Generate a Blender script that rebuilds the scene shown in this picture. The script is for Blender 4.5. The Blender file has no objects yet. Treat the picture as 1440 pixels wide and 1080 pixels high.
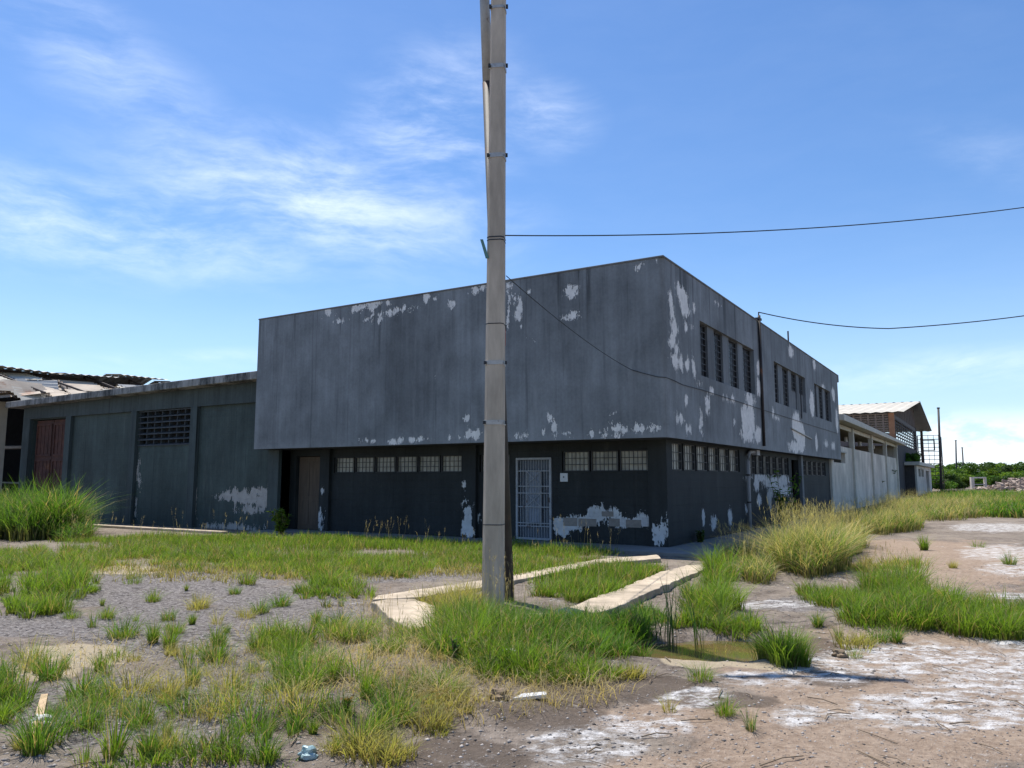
import bpy, bmesh, math, random
import numpy as np
from mathutils import Vector
random.seed(7); RNG = np.random.default_rng(11)
S = bpy.context.scene
COL = S.collection

# ------------------------------------------------------------------ camera
F, PITCH, TH, CAMZ = 1086.3, 0.12232, 0.5502, 1.65      # focal length in px of a 1440 px wide frame
cam = bpy.data.cameras.new('camera'); cam.sensor_width = 36.0; cam.lens = 36.0 * F / 1440
cam.clip_start = 0.05; cam.clip_end = 6000
co = bpy.data.objects.new('camera', cam); COL.objects.link(co)
co.location = (0, 0, CAMZ); co.rotation_euler = (math.pi / 2 + PITCH, 0, 0)
S.camera = co
S.render.resolution_x, S.render.resolution_y = 1024, 768
S.render.engine = 'CYCLES'
S.cycles.use_denoising = True
S.cycles.max_bounces = 7; S.cycles.transparent_max_bounces = 8
S.view_settings.view_transform = 'Standard'; S.view_settings.look = 'None'
S.view_settings.gamma = 1.0; S.view_settings.exposure = 0.52
S.view_settings.use_curve_mapping = False

# ------------------------------------------------------------------ shader helper
class SH:
    def __init__(s, nt): s.nt = nt
    def n(s, typ, **kw):
        nd = s.nt.nodes.new(typ)
        for k, v in kw.items():
            if k.startswith('_'): setattr(nd, k[1:], v)
        for k, v in kw.items():
            if not k.startswith('_'): s.set(nd, k, v)
        return nd
    def set(s, nd, key, v):
        inp = nd.inputs[int(key[1:])] if key[0] == 'i' and key[1:].isdigit() else nd.inputs[key.replace('__', ' ')]
        if isinstance(v, bpy.types.NodeSocket): s.nt.links.new(v, inp)
        elif isinstance(v, bpy.types.Node): s.nt.links.new(v.outputs[0], inp)
        else:
            if isinstance(v, tuple) and len(v) == 3 and inp.type == 'RGBA': v = (*v, 1)
            inp.default_value = v
    def noise(s, vec, scale, detail=4, rough=.55, dist=0, col=False):
        nd = s.n('ShaderNodeTexNoise', Scale=scale, Detail=detail, Roughness=rough, Distortion=dist)
        if vec is not None: s.set(nd, 'Vector', vec)
        return nd.outputs['Color' if col else 0]
    def map(s, vec, scale=(1, 1, 1), loc=(0, 0, 0), rot=(0, 0, 0)):
        return s.n('ShaderNodeMapping', Vector=vec, Scale=scale, Location=loc, Rotation=rot).outputs[0]
    def m(s, op, a, b=0.0, c=None, clamp=False):
        nd = s.n('ShaderNodeMath', _operation=op, _use_clamp=clamp, i0=a, i1=b)
        if c is not None: s.set(nd, 'i2', c)
        return nd.outputs[0]
    def rng(s, v, a, b, c=0.0, d=1.0, smooth=False):
        return s.n('ShaderNodeMapRange', _interpolation_type='SMOOTHSTEP' if smooth else 'LINEAR', Value=v,
                   **{'i1': a, 'i2': b, 'i3': c, 'i4': d}).outputs[0]
    def mix(s, f, a, b, mode='MIX'):
        nd = s.n('ShaderNodeMix', _data_type='RGBA', _blend_type=mode)
        for k, v in ((0, f), (6, a), (7, b)): s.set(nd, 'i%d' % k, v)
        return nd.outputs[2]
    def attr(s, name): return s.n('ShaderNodeAttribute', _attribute_name=name)
    def obj(s): return s.n('ShaderNodeTexCoord').outputs['Object']
    def bump(s, h, strength=.3, dist=.02, nrm=None):
        nd = s.n('ShaderNodeBump', Strength=strength, Distance=dist, Height=h)
        if nrm is not None: s.set(nd, 'Normal', nrm)
        return nd.outputs[0]
MATS = {}
def mat(name, fn):
    if name in MATS: return MATS[name]
    m = bpy.data.materials.new(name); m.use_nodes = True
    nt = m.node_tree; s = SH(nt); b = nt.nodes['Principled BSDF']
    fn(s, b); MATS[name] = m
    return m

# ------------------------------------------------------------------ sky and sun
SUN_EL, SUN_AZ = math.radians(67), math.radians(-37.7)       # azimuth from +Y towards +X
sund = Vector((math.sin(SUN_AZ) * math.cos(SUN_EL), math.cos(SUN_AZ) * math.cos(SUN_EL), math.sin(SUN_EL)))
W = bpy.data.worlds.new('World'); S.world = W; W.use_nodes = True
def world():
    nt = W.node_tree; s = SH(nt); bg = nt.nodes['Background']
    sky = s.n('ShaderNodeTexSky', _sky_type='NISHITA', _sun_disc=False, _sun_elevation=SUN_EL, _sun_rotation=SUN_AZ,
              _altitude=0, _air_density=1.0, _dust_density=0.25, _ozone_density=4.0)
    skyc = s.n('ShaderNodeHueSaturation', Saturation=1.15, Value=.95, Hue=.504, Color=sky.outputs[0]).outputs[0]
    d = s.n('ShaderNodeTexCoord').outputs['Generated']
    xyz = s.n('ShaderNodeSeparateXYZ', Vector=d)
    az = s.m('ARCTAN2', xyz.outputs[0], xyz.outputs[1])
    el = s.m('ARCSINE', xyz.outputs[2])
    v = s.n('ShaderNodeCombineXYZ', X=az, Y=el).outputs[0]
    warp = s.n('ShaderNodeVectorMath', _operation='MULTIPLY_ADD', i0=s.noise(v, 3.0, 3, col=True), i1=(.16, .10, 0), i2=v).outputs[0]
    wisp = s.noise(s.map(warp, (2.2, 9.0, 1), rot=(0, 0, math.radians(-12))), 1.7, 9, .62)
    fine = s.noise(s.map(warp, (5, 16, 1), rot=(0, 0, math.radians(20))), 2.6, 8, .65)
    tex = s.m('ADD', s.m('MULTIPLY', wisp, .65), s.m('MULTIPLY', fine, .35))
    def blob(a0, e0, ra, re, rot=0.0):
        p = s.map(v, (1, 1, 1), (-a0, -e0, 0))
        p = s.n('ShaderNodeMapping', _vector_type='POINT', Vector=p, Rotation=(0, 0, rot), Scale=(1, 1, 1)).outputs[0]
        p = s.n('ShaderNodeVectorMath', _operation='DIVIDE', i0=p, i1=(ra, re, 1)).outputs[0]
        r = s.n('ShaderNodeVectorMath', _operation='LENGTH', i0=p).outputs[1]
        return s.rng(r, 1.0, 0.0, 0.0, 1.0, True)
    def pa(px, py):
        u, w_ = (px - 720) / F, -(py - 540) / F
        c, sn = math.cos(PITCH), math.sin(PITCH)
        y, z = c - w_ * sn, sn + w_ * c
        return math.atan2(u, y), math.atan2(z, math.hypot(u, y))
    m = None
    for px, py, ra, re, k, rot in ((450, 285, .38, .12, 1.0, .06), (610, 190, .20, .14, .85, -.5), (160, 320, .45, .09, .85, .0),
                              (760, 165, .12, .07, .55, .1), (180, 120, .36, .09, .5, .5), (1330, 520, .30, .035, .75, 0),
                              (300, 505, .3, .02, .4, -.1), (1390, 215, .12, .05, .2, .5)):
        a0, e0 = pa(px, py)
        b_ = s.m('MULTIPLY', blob(a0, e0, ra, re, rot), k)
        m = b_ if m is None else s.m('MAXIMUM', m, b_)
    m = s.m('MAXIMUM', m, .03)
    cir = s.m('MULTIPLY', s.rng(tex, .35, .76, 0, 1, True), m)
    cir = s.m('MULTIPLY', cir, s.rng(el, 0.0, .06))
    # low cumulus bank near the horizon
    puff = s.noise(s.map(warp, (9, 17, 1), (3.1, 0, 0)), 1.5, 8, .6)
    bank = s.m('MULTIPLY', s.rng(el, .085, .045, 0, 1, True), s.rng(puff, .40, .56, 0, 1, True))
    hz = s.rng(el, .30, -.02, 0, 1, True)
    base = s.mix(s.m('MULTIPLY', hz, .55), skyc, (3.7, 5.1, 7.2))
    c1 = s.mix(s.m('MULTIPLY', cir, .66), base, (8.2, 8.7, 9.4))
    c2 = s.mix(s.m('MULTIPLY', bank, .5), c1, (8.2, 8.6, 9.2))
    nt.links.new(c2, bg.inputs['Color']); bg.inputs['Strength'].default_value = 0.125
world()
sl = bpy.data.lights.new('sun', 'SUN'); sl.energy = 4.7; sl.angle = math.radians(.53); sl.color = (1, .955, .88)
so = bpy.data.objects.new('sun', sl); COL.objects.link(so); so.location = sund * 60
so.rotation_euler = (-sund).to_track_quat('-Z', 'Y').to_euler()

# ------------------------------------------------------------------ where things stand: view ray -> real place
O3 = np.array([3.513, 17.5, 0.0])                           # foot of the office building's street corner
AX = np.array([math.cos(TH), -math.sin(TH), 0]); AY = np.array([math.sin(TH), math.cos(TH), 0])
CP = np.array([0, 0, CAMZ])
def ray(px, py):
    u, w_ = (px - 720) / F, -(py - 540) / F
    c, sn = math.cos(PITCH), math.sin(PITCH)
    return np.array([u, c - w_ * sn, sn + w_ * c])
def gnd(px, py, z=0.0):
    d = ray(px, py); return CP + d * ((z - CAMZ) / d[2])
def on_front(px, py, a):                                     # local (x, z) on the plane local y = a
    d = ray(px, py); P = CP + d * ((a - (CP - O3) @ AY) / (d @ AY)) - O3; return P @ AX, P[2]
def on_side(px, py, xl):                                     # local (y, z) on the plane local x = xl
    d = ray(px, py); P = CP + d * ((xl - (CP - O3) @ AX) / (d @ AX)) - O3; return P @ AY, P[2]
def at_depth(px, py, Y):
    d = ray(px, py); return CP + d * (Y / d[1])
def to_local(P): P = np.asarray(P, float) - O3; return P @ AX, P @ AY
def to_world(x, y, z=0): return O3 + AX * x + AY * y + np.array([0, 0, z])

# ------------------------------------------------------------------ object helpers
def tag(o, label=None, cat=None, group=None, kind=None):
    for k, v in (('label', label), ('category', cat), ('group', group), ('kind', kind)):
        if v: o[k] = v
    return o
def link(name, me, m=None, parent=None):
    o = bpy.data.objects.new(name, me); COL.objects.link(o)
    if m is not None and me is not None and not me.materials: me.materials.append(m)
    if parent is not None: o.parent = parent
    return o
def empty(name, loc=(0, 0, 0), rz=0, label=None, cat=None, group=None):
    o = bpy.data.objects.new(name, None); COL.objects.link(o)
    o.location = loc; o.rotation_euler = (0, 0, rz); o.empty_display_size = .2
    return tag(o, label, cat, group)
def bld(name, label, cat): return empty(name, tuple(O3), -TH, label, cat)
class MB:
    def __init__(s): s.v = []; s.f = []
    def poly(s, pts):
        i = len(s.v); s.v += [tuple(p) for p in pts]; s.f.append(tuple(range(i, i + len(pts)))); return s
    def box(s, x0, x1, y0, y1, z0, z1):
        i = len(s.v)
        s.v += [(x, y, z) for z in (z0, z1) for x, y in ((x0, y0), (x1, y0), (x1, y1), (x0, y1))]
        s.f += [tuple(i + k for k in q) for q in ((3, 2, 1, 0), (4, 5, 6, 7), (0, 1, 5, 4), (1, 2, 6, 5), (2, 3, 7, 6), (3, 0, 4, 7))]
        return s
    def hexa(s, b, t):                                       # 4 bottom points, 4 top points
        i = len(s.v); s.v += [tuple(p) for p in b] + [tuple(p) for p in t]
        s.f += [tuple(i + k for k in q) for q in ((3, 2, 1, 0), (4, 5, 6, 7), (0, 1, 5, 4), (1, 2, 6, 5), (2, 3, 7, 6), (3, 0, 4, 7))]
        return s
    def tube(s, pts, r, n=6, r2=None, cap=True):
        pts = [Vector(p) for p in pts]; i0 = len(s.v); k = len(pts)
        for j, p in enumerate(pts):
            t = (pts[min(j + 1, k - 1)] - pts[max(j - 1, 0)]).normalized()
            a = t.cross(Vector((0, 0, 1)) if abs(t.z) < .95 else Vector((0, 1, 0))).normalized(); b = t.cross(a)
            rr = r if r2 is None else r + (r2 - r) * j / (k - 1)
            for q in range(n):
                an = 2 * math.pi * (q + .5) / n
                s.v.append(tuple(p + a * rr * math.cos(an) + b * rr * math.sin(an)))
        for j in range(k - 1):
            for q in range(n):
                s.f.append((i0 + j * n + q, i0 + j * n + (q + 1) % n, i0 + (j + 1) * n + (q + 1) % n, i0 + (j + 1) * n + q))
        if cap:
            s.f.append(tuple(i0 + q for q in range(n))[::-1]); s.f.append(tuple(i0 + (k - 1) * n + q for q in range(n)))
        return s
    def mesh(s, name):
        me = bpy.data.meshes.new(name); me.from_pydata(s.v, [], s.f); me.update()
        bm = bmesh.new(); bm.from_mesh(me); bmesh.ops.recalc_face_normals(bm, faces=bm.faces); bm.to_mesh(me); bm.free()
        return me
    def build(s, name, m, parent=None, bevel=0, smooth=False):
        me = s.mesh(name); o = link(name, me, m, parent)
        if smooth:
            for p in me.polygons: p.use_smooth = True
        if bevel:
            bv = o.modifiers.new('bevel', 'BEVEL'); bv.width = bevel; bv.segments = 2; bv.limit_method = 'ANGLE'
        return o
def vnoise(x, y, seed=0):
    x = np.asarray(x, float); y = np.asarray(y, float)
    xi = np.floor(x).astype(np.int64); yi = np.floor(y).astype(np.int64); fx = x - xi; fy = y - yi
    fx = fx * fx * (3 - 2 * fx); fy = fy * fy * (3 - 2 * fy)
    def h(a, b):
        n = (a * 374761393 + b * 668265263 + seed * 974634777) & 0x7fffffff
        n = ((n ^ (n >> 13)) * 1274126177) & 0x7fffffff
        return ((n ^ (n >> 16)) & 0xffff) / 65535.0
    return (h(xi, yi) * (1 - fx) + h(xi + 1, yi) * fx) * (1 - fy) + (h(xi, yi + 1) * (1 - fx) + h(xi + 1, yi + 1) * fx) * fy
def fbm(x, y, seed=0, o=4):
    t = 0; a = .5; k = 1.0
    for i in range(o): t = t + a * vnoise(x * k, y * k, seed + i); a *= .5; k *= 2.03
    return t / (1 - .5 ** o)
def fast_mesh(name, V, T, cols=None, mats=None):
    me = bpy.data.meshes.new(name); V = np.ascontiguousarray(V, np.float32); T = np.ascontiguousarray(T, np.int32)
    n, k = T.shape
    me.vertices.add(len(V)); me.vertices.foreach_set('co', V.ravel())
    me.loops.add(n * k); me.loops.foreach_set('vertex_index', T.ravel())
    me.polygons.add(n); me.polygons.foreach_set('loop_start', np.arange(0, n * k, k, dtype=np.int32))
    me.update(calc_edges=True)
    if cols is not None:
        a = me.color_attributes.new('tint', 'FLOAT_COLOR', 'POINT')
        a.data.foreach_set('color', np.concatenate([cols, np.ones((len(V), 1))], 1).astype(np.float32).ravel())
    return me

# ------------------------------------------------------------------ materials
def paint(name, base, dark=.55, peel=True, peelcol=(.50, .50, .49), rough=.75, tint=(.10, .085, .07), blocks=False, streak=1.0, drip=False):
    def fn(s, b):
        v = s.obj()
        st = s.noise(s.map(v, (2.6, 2.6, .16)), 1.6, 7, .68)
        st2 = s.noise(s.map(v, (9, 9, .25)), 1.5, 4, .6)
        bl = s.noise(v, .9, 5, .6); fi = s.noise(v, 14, 4, .6)
        k = s.m('ADD', s.m('MULTIPLY', st, .5 * streak), s.m('ADD', s.m('MULTIPLY', st2, .22 * streak), s.m('ADD', s.m('MULTIPLY', bl, .42), s.m('MULTIPLY', fi, .16))))
        k = s.rng(k, .45 * (.36 + .64 * streak), .85 * (.36 + .64 * streak), dark, 1.55)
        c = s.mix(1.0, base, s.n('ShaderNodeCombineColor', Red=k, Green=k, Blue=k).outputs[0], 'MULTIPLY')
        zz = s.n('ShaderNodeSeparateXYZ', Vector=v).outputs[2]
        bl2 = s.rng(s.noise(s.map(v, (1, 1, .55), (3, 8, 1)), .45, 6, .65), .34, .66, .72, 1.22)
        c = s.mix(1.0, c, s.n('ShaderNodeCombineColor', Red=bl2, Green=bl2, Blue=bl2).outputs[0], 'MULTIPLY')
        if drip:
            dm = s.m('MULTIPLY', s.rng(s.noise(s.map(v, (1, 1, .035), (2, 5, 0)), 2.4, 6, .72), .53, .66, 0, 1, True), s.rng(zz, 4.3, 6.7, 0, .85, True))
            c = s.mix(dm, c, tuple(x * .30 for x in base))
            lo = s.m('MULTIPLY', s.rng(zz, 2.95, 2.6, 0, .5, True), s.rng(s.noise(v, 3, 5), .35, .6))
            c = s.mix(lo, c, tuple(x * 1.5 + .03 for x in base))
        run = s.rng(s.noise(s.map(v, (3.4, 3.4, .07), (4, 7, 0)), 2.1, 4, .6), .60, .70, 0, .75, True)
        c = s.mix(s.m('MULTIPLY', run, streak), c, tuple(x * .38 for x in base))
        wa = s.rng(s.noise(s.map(v, (1.5, 1.5, .3), (9, 1, 3)), 1.2, 5, .6), .58, .74, 0, .5, True)
        c = s.mix(wa, c, tuple(min(1, x * 1.7 + t * .35) for x, t in zip(base, tint)))
        h = s.m('MULTIPLY', fi, .4)
        if blocks:
            bt = s.n('ShaderNodeTexBrick', Scale=1.0, **{'Mortar__Size': .012, 'Brick__Width': .40, 'Row__Height': .20, 'Mortar__Smooth': .6})
            s.set(bt, 'Vector', s.map(v, (1, 1, 1), rot=(math.pi / 2, 0, 0)))
            h = s.m('ADD', h, s.m('MULTIPLY', bt.outputs['Fac'], -.5))
        if peel:
            vz = s.map(v, (1, 1, .42)); nz = s.m('ADD', s.m('MULTIPLY', s.m('SUBTRACT', s.noise(vz, 5, 6, .7), .5), .75), s.m('MULTIPLY', s.m('SUBTRACT', s.noise(vz, 24, 4, .75), .5), .38))
            d = s.m('ADD', s.attr('peel').outputs['Fac'], nz)
            mk = s.rng(d, -.003, .004)
            pc = s.mix(s.rng(s.noise(v, 5, 5), .3, .75), tuple(x * .72 for x in peelcol), peelcol)
            pc = s.mix(s.rng(s.noise(v, 22, 4, .7), .55, .75, 0, .5), pc, (.26, .245, .225))
            edge = s.m('MULTIPLY', s.rng(d, -.05, 0.0), s.rng(s.noise(v, 20, 3), .45, .6, 0, .5))
            c = s.mix(edge, c, tuple(x * .5 for x in base))
            c = s.mix(mk, c, pc)
            h = s.m('SUBTRACT', h, s.m('MULTIPLY', mk, .5))
        s.set(b, 'Base Color', c); s.set(b, 'Roughness', rough); s.set(b, 'Specular IOR Level', .3)
        s.set(b, 'Normal', s.bump(h, .6, .012))
    return mat(name, fn)
def plain(name, base, rough=.7, var=.35, scale=6.0, metal=0.0, rust=0.0, bump=.25, rustcol=(.16, .065, .03), stretch=(1, 1, 1)):
    def fn(s, b):
        v = s.map(s.obj(), stretch)
        a = s.noise(v, scale, 6, .6); a2 = s.noise(v, scale * .18, 4, .6)
        k = s.rng(s.m('ADD', s.m('MULTIPLY', a, .55), s.m('MULTIPLY', a2, .45)), .3, .7, 1 - var, 1 + var)
        c = s.mix(1.0, base, s.n('ShaderNodeCombineColor', Red=k, Green=k, Blue=k).outputs[0], 'MULTIPLY')
        if rust:
            r = s.rng(s.noise(v, scale * .35, 7, .7, .4), .62 - rust * .25, .72 - rust * .15, 0, 1, True)
            c = s.mix(r, c, s.mix(s.noise(v, scale * 2, 3), rustcol, tuple(x * .4 for x in rustcol)))
        s.set(b, 'Base Color', c); s.set(b, 'Roughness', rough); s.set(b, 'Metallic', metal); s.set(b, 'Specular IOR Level', .35)
        if bump: s.set(b, 'Normal', s.bump(s.noise(v, scale * 3, 5, .65), bump, .01))
    return mat(name, fn)
M_UP = paint('slate_paint', (.146, .156, .161), .62, True, (.84, .81, .76), drip=True, streak=.5)
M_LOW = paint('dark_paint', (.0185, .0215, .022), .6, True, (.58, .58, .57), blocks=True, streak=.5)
M_WING = paint('green_black_paint', (.046, .063, .058), .55, True, (.46, .43, .39), blocks=True, streak=.8)
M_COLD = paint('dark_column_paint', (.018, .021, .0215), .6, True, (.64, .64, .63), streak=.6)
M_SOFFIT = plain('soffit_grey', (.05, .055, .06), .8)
def fascia(s, b):
    v = s.obj()
    a = s.noise(s.map(v, (1, 1, .12)), 1.3, 8, .75); f = s.noise(s.map(v, (1, 1, .3)), 7, 6, .75)
    k = s.rng(s.m('ADD', s.m('MULTIPLY', a, .6), s.m('MULTIPLY', f, .4)), .43, .56)
    s.set(b, 'Base Color', s.mix(k, (.045, .047, .045), s.mix(s.noise(v, 3, 4), (.20, .195, .18), (.42, .41, .385)))); s.set(b, 'Roughness', .95)
    s.set(b, 'Normal', s.bump(f, .6, .02))
M_FASCIA = mat('weathered_fascia', fascia)
M_ROOFTOP = plain('roof_concrete', (.26, .25, .235), .9)
M_APRON = plain('apron_concrete', (.20, .19, .18), .9, .3, 4)
M_KERB = plain('kerb_concrete', (.42, .345, .255), .9, .5, 4, bump=.8, rust=.10, rustcol=(.17, .13, .10))
M_POLE = plain('pole_concrete', (.45, .375, .29), .85, .4, 6, rust=.0, bump=.5, stretch=(1, 1, .25))
M_TARRED = plain('tarred_steel', (.045, .042, .040), .6, .4, 7, rust=.12)
M_GALV = plain('galvanised_steel', (.36, .35, .33), .55, .25, 9, metal=.3, rust=.08)
M_BAND = plain('band_steel', (.42, .40, .37), .5, .25, 20, metal=.5, rust=.1)
M_IRON = plain('dark_iron', (.030, .032, .036), .55, .3, 20)
M_BAR = plain('bar_iron', (.05, .05, .052), .6, .3, 20)
M_GATE = plain('grey_gate_paint', (.29, .305, .325), .5, .25, 10, rust=.15)
M_WOOD = plain('old_door_wood', (.10, .075, .055), .8, .4, 5, bump=.4, stretch=(3, 3, .3))
M_RUST = plain('rusted_sheet', (.075, .032, .024), .8, .6, 3.5, rust=.3, rustcol=(.17, .07, .035))
M_PIPE = plain('grey_pipe', (.34, .34, .34), .55, .2, 8)
M_WHITE = paint('white_wall_paint', (.46, .415, .355), .8, False, streak=.6, tint=(.4, .38, .33))
M_CREAM = plain('cream_concrete', (.52, .49, .42), .85, .2, 3)
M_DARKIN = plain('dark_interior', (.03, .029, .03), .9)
M_BLOCK = plain('concrete_block', (.23, .205, .18), .95, .25, 12, bump=.6)
M_BLOCKP = plain('pale_block', (.44, .44, .44), .95, .2, 12, bump=.6)
M_BREEZE = plain('breeze_block', (.20, .155, .13), .9, .3, 4)
M_BRICK = plain('rust_brick', (.30, .15, .085), .9, .3, 4)
M_SHEET = plain('bleached_sheet', (.50, .46, .38), .6, .25, 1.5, rust=.04)
M_SHEETR = plain('rusty_sheet', (.50, .42, .33), .7, .25, 1.2, rust=.32, rustcol=(.38, .17, .09))
M_SHEETG = plain('grey_sheet', (.33, .33, .32), .6, .25, 1.5, rust=.15)
M_STEEL = plain('truss_steel', (.06, .048, .042), .7, .3, 6, rust=.3)
M_CABLE = plain('cable_black', (.02, .02, .02), .6, .1)
M_TEAL = plain('teal_paint', (.10, .22, .20), .6, .2)
M_REDP = plain('red_paint', (.30, .035, .03), .6, .2)
M_PLATE = plain('pale_plate', (.55, .56, .57), .6, .1)
M_PLANK = plain('weathered_plank', (.46, .33, .20), .85, .3, 8, stretch=(4, .4, 4))
M_CLOTH = plain('white_rag', (.72, .70, .68), .9, .1)
M_BAG = mat('blue_bag', lambda s, b: (s.set(b, 'Base Color', s.mix(s.noise(s.obj(), 14, 3), (.16, .26, .28), (.36, .47, .48))), s.set(b, 'Roughness', .3)))
M_DEBRIS = plain('rubble_debris', (.34, .27, .22), .9, .5, 2.2)
M_TWIG = plain('dead_twig', (.20, .15, .10), .9, .4, 20)
def glassy(name, col, rough=.12):
    return mat(name, lambda s, b: (s.set(b, 'Base Color', s.mix(s.m('ADD', s.m('MULTIPLY', s.rng(s.noise(s.map(s.obj(), (2, 2, .7)), 4, 5), .35, .65), .55), s.m('MULTIPLY', s.n('ShaderNodeObjectInfo').outputs['Random'], .45)), tuple(x * .38 for x in col), col)),
                                   s.set(b, 'Roughness', rough), s.set(b, 'Specular IOR Level', .5)))
M_GLASS = glassy('dusty_dark_glass', (.075, .085, .10), .3)
M_LOUVRE = glassy('frosted_louvre_glass', (.50, .48, .395), .35)
M_LOUVRED = glassy('dim_louvre_glass', (.20, .19, .17), .35)

# ------------------------------------------------------------------ ground
POND = gnd(985, 912)
PITS = [(gnd(985, 910), .85, .55), (gnd(1045, 906), .55, .45), (gnd(925, 912), .55, .4)]
def sm(x): x = np.clip(x, 0, 1); return x * x * (3 - 2 * x)
MOUNDS = [(gnd(px, py), a, b, h) for px, py, a, b, h in ((640, 930, 1.1, 1.0, .10), (480, 960, .7, .5, .07), (830, 900, 1.0, .6, .06), (440, 1000, .5, .35, .09),
          (1290, 880, 1.1, .7, .10), (1120, 810, 1.6, 1.0, .10), (380, 1050, .5, .3, .06), (100, 830, 1.6, .9, .08), (700, 1005, .5, .25, .05))]
def gz(x, y):
    x = np.asarray(x, float); y = np.asarray(y, float)
    lx = (x - O3[0]) * AX[0] + (y - O3[1]) * AX[1]; ly = (x - O3[0]) * AY[0] + (y - O3[1]) * AY[1]
    away = np.maximum(sm((-ly - 1.0) / 2.0), sm((lx - 2.0) / 2.0))
    z = (fbm(x * .45, y * .45, 3, 3) - .5) * .10 + (fbm(x * 2.6, y * 2.6, 9, 3) - .5) * .035 + (fbm(x * 7, y * 7, 19, 2) - .5) * .030
    z = z * away * np.clip(1.4 - np.hypot(x, y) / 90, .3, 1)
    for c, a, b, h in MOUNDS: z = z + h * np.exp(-((x - c[0]) / a) ** 2 - ((y - c[1]) / b) ** 2) * away
    for c, a, b in PITS: z = z - .11 * np.exp(-(((x - c[0]) / a) ** 2 + ((y - c[1]) / b) ** 2) ** 2)
    return z - .012 * (1 - away)
def axis(fine0, fine1, step, far0, far1):
    a = list(np.arange(fine0, fine1 + 1e-6, step)); d = step; p = a[-1]
    while p < far1: d *= 1.16; p += d; a.append(p)
    d = step; p = a[0]; b = []
    while p > far0: d *= 1.16; p -= d; b.append(p)
    return np.array(b[::-1] + a)
def wedge_field(X, Y, blobs):                                # soft signed field: >0 inside any of the ground patches
    f = np.full(X.shape, -1.0)
    for px, py, rx, ry in blobs:
        c = gnd(px, py); a = max(.05, abs(gnd(px + rx, py)[0] - c[0])); y1 = gnd(px, py - ry)[1]; y0 = gnd(px, py + ry)[1]
        b = (y1 - y0) / 2; cy = (y0 + y1) / 2; sl = (c[0]) / c[1]
        cx = sl * Y
        f = np.maximum(f, 1 - np.hypot((X - cx) / a, (Y - cy) / b))
    return f
SALT = [(820, 1048, 85, 26), (900, 1020, 70, 16), (975, 985, 60, 12), (1060, 960, 60, 12), (1165, 945, 80, 22), (1280, 930, 140, 26), (1400, 950, 110, 40),
        (1340, 1000, 120, 30), (1240, 1000, 60, 24), (1410, 778, 60, 12), (1440, 800, 60, 10), (1425, 838, 50, 6), (1400, 742, 70, 7), (1130, 1010, 50, 14),
        (560, 800, 90, 5), (1430, 900, 60, 20), (1090, 850, 60, 8)]
CLAY = [(1260, 960, 260, 80), (1340, 800, 160, 40), (1000, 1010, 160, 30), (1180, 1060, 260, 50), (1400, 1030, 160, 50), (1000, 1075, 160, 20), (1230, 975, 60, 20), (1420, 860, 90, 8), (1260, 770, 140, 12), (330, 880, 30, 8)]
DARK = [(860, 970, 130, 22), (770, 1010, 90, 26), (640, 1065, 120, 25), (1130, 915, 60, 16), (1180, 960, 60, 16), (1020, 990, 80, 12), (420, 1020, 110, 20), (640, 925, 60, 20), (1260, 850, 90, 8)]
GRAV = [(230, 830, 190, 34), (400, 850, 120, 30), (560, 805, 130, 14), (250, 890, 170, 40), (60, 880, 100, 20), (330, 960, 120, 40), (1140, 850, 80, 14), (180, 1000, 200, 50)]
SAND = [(985, 932, 60, 12), (1060, 920, 40, 9), (110, 922, 80, 16), (60, 945, 60, 14), (170, 800, 70, 6), (1080, 940, 60, 8)]
xs = axis(-8, 8, .05, -1800, 1800); ys = axis(3.8, 15, .05, -300, 2600)
GX, GY = np.meshgrid(xs, ys); GZ = gz(GX, GY)
nx, ny = len(xs), len(ys)
idx = np.arange(nx * ny).reshape(ny, nx)
Q = np.stack([idx[:-1, :-1], idx[:-1, 1:], idx[1:, 1:], idx[1:, :-1]], -1).reshape(-1, 4)
gme = fast_mesh('ground', np.stack([GX, GY, GZ], -1).reshape(-1, 3), Q)
near = (np.hypot(GX, GY) < 60)
for nm, bl in (('salt', SALT), ('clay', CLAY), ('dark', DARK), ('grav', GRAV), ('sand', SAND)):
    fld = np.where(near, wedge_field(GX, GY, bl), -1.0)
    at = gme.attributes.new(nm, 'FLOAT', 'POINT'); at.data.foreach_set('value', fld.astype(np.float32).ravel())
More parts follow.
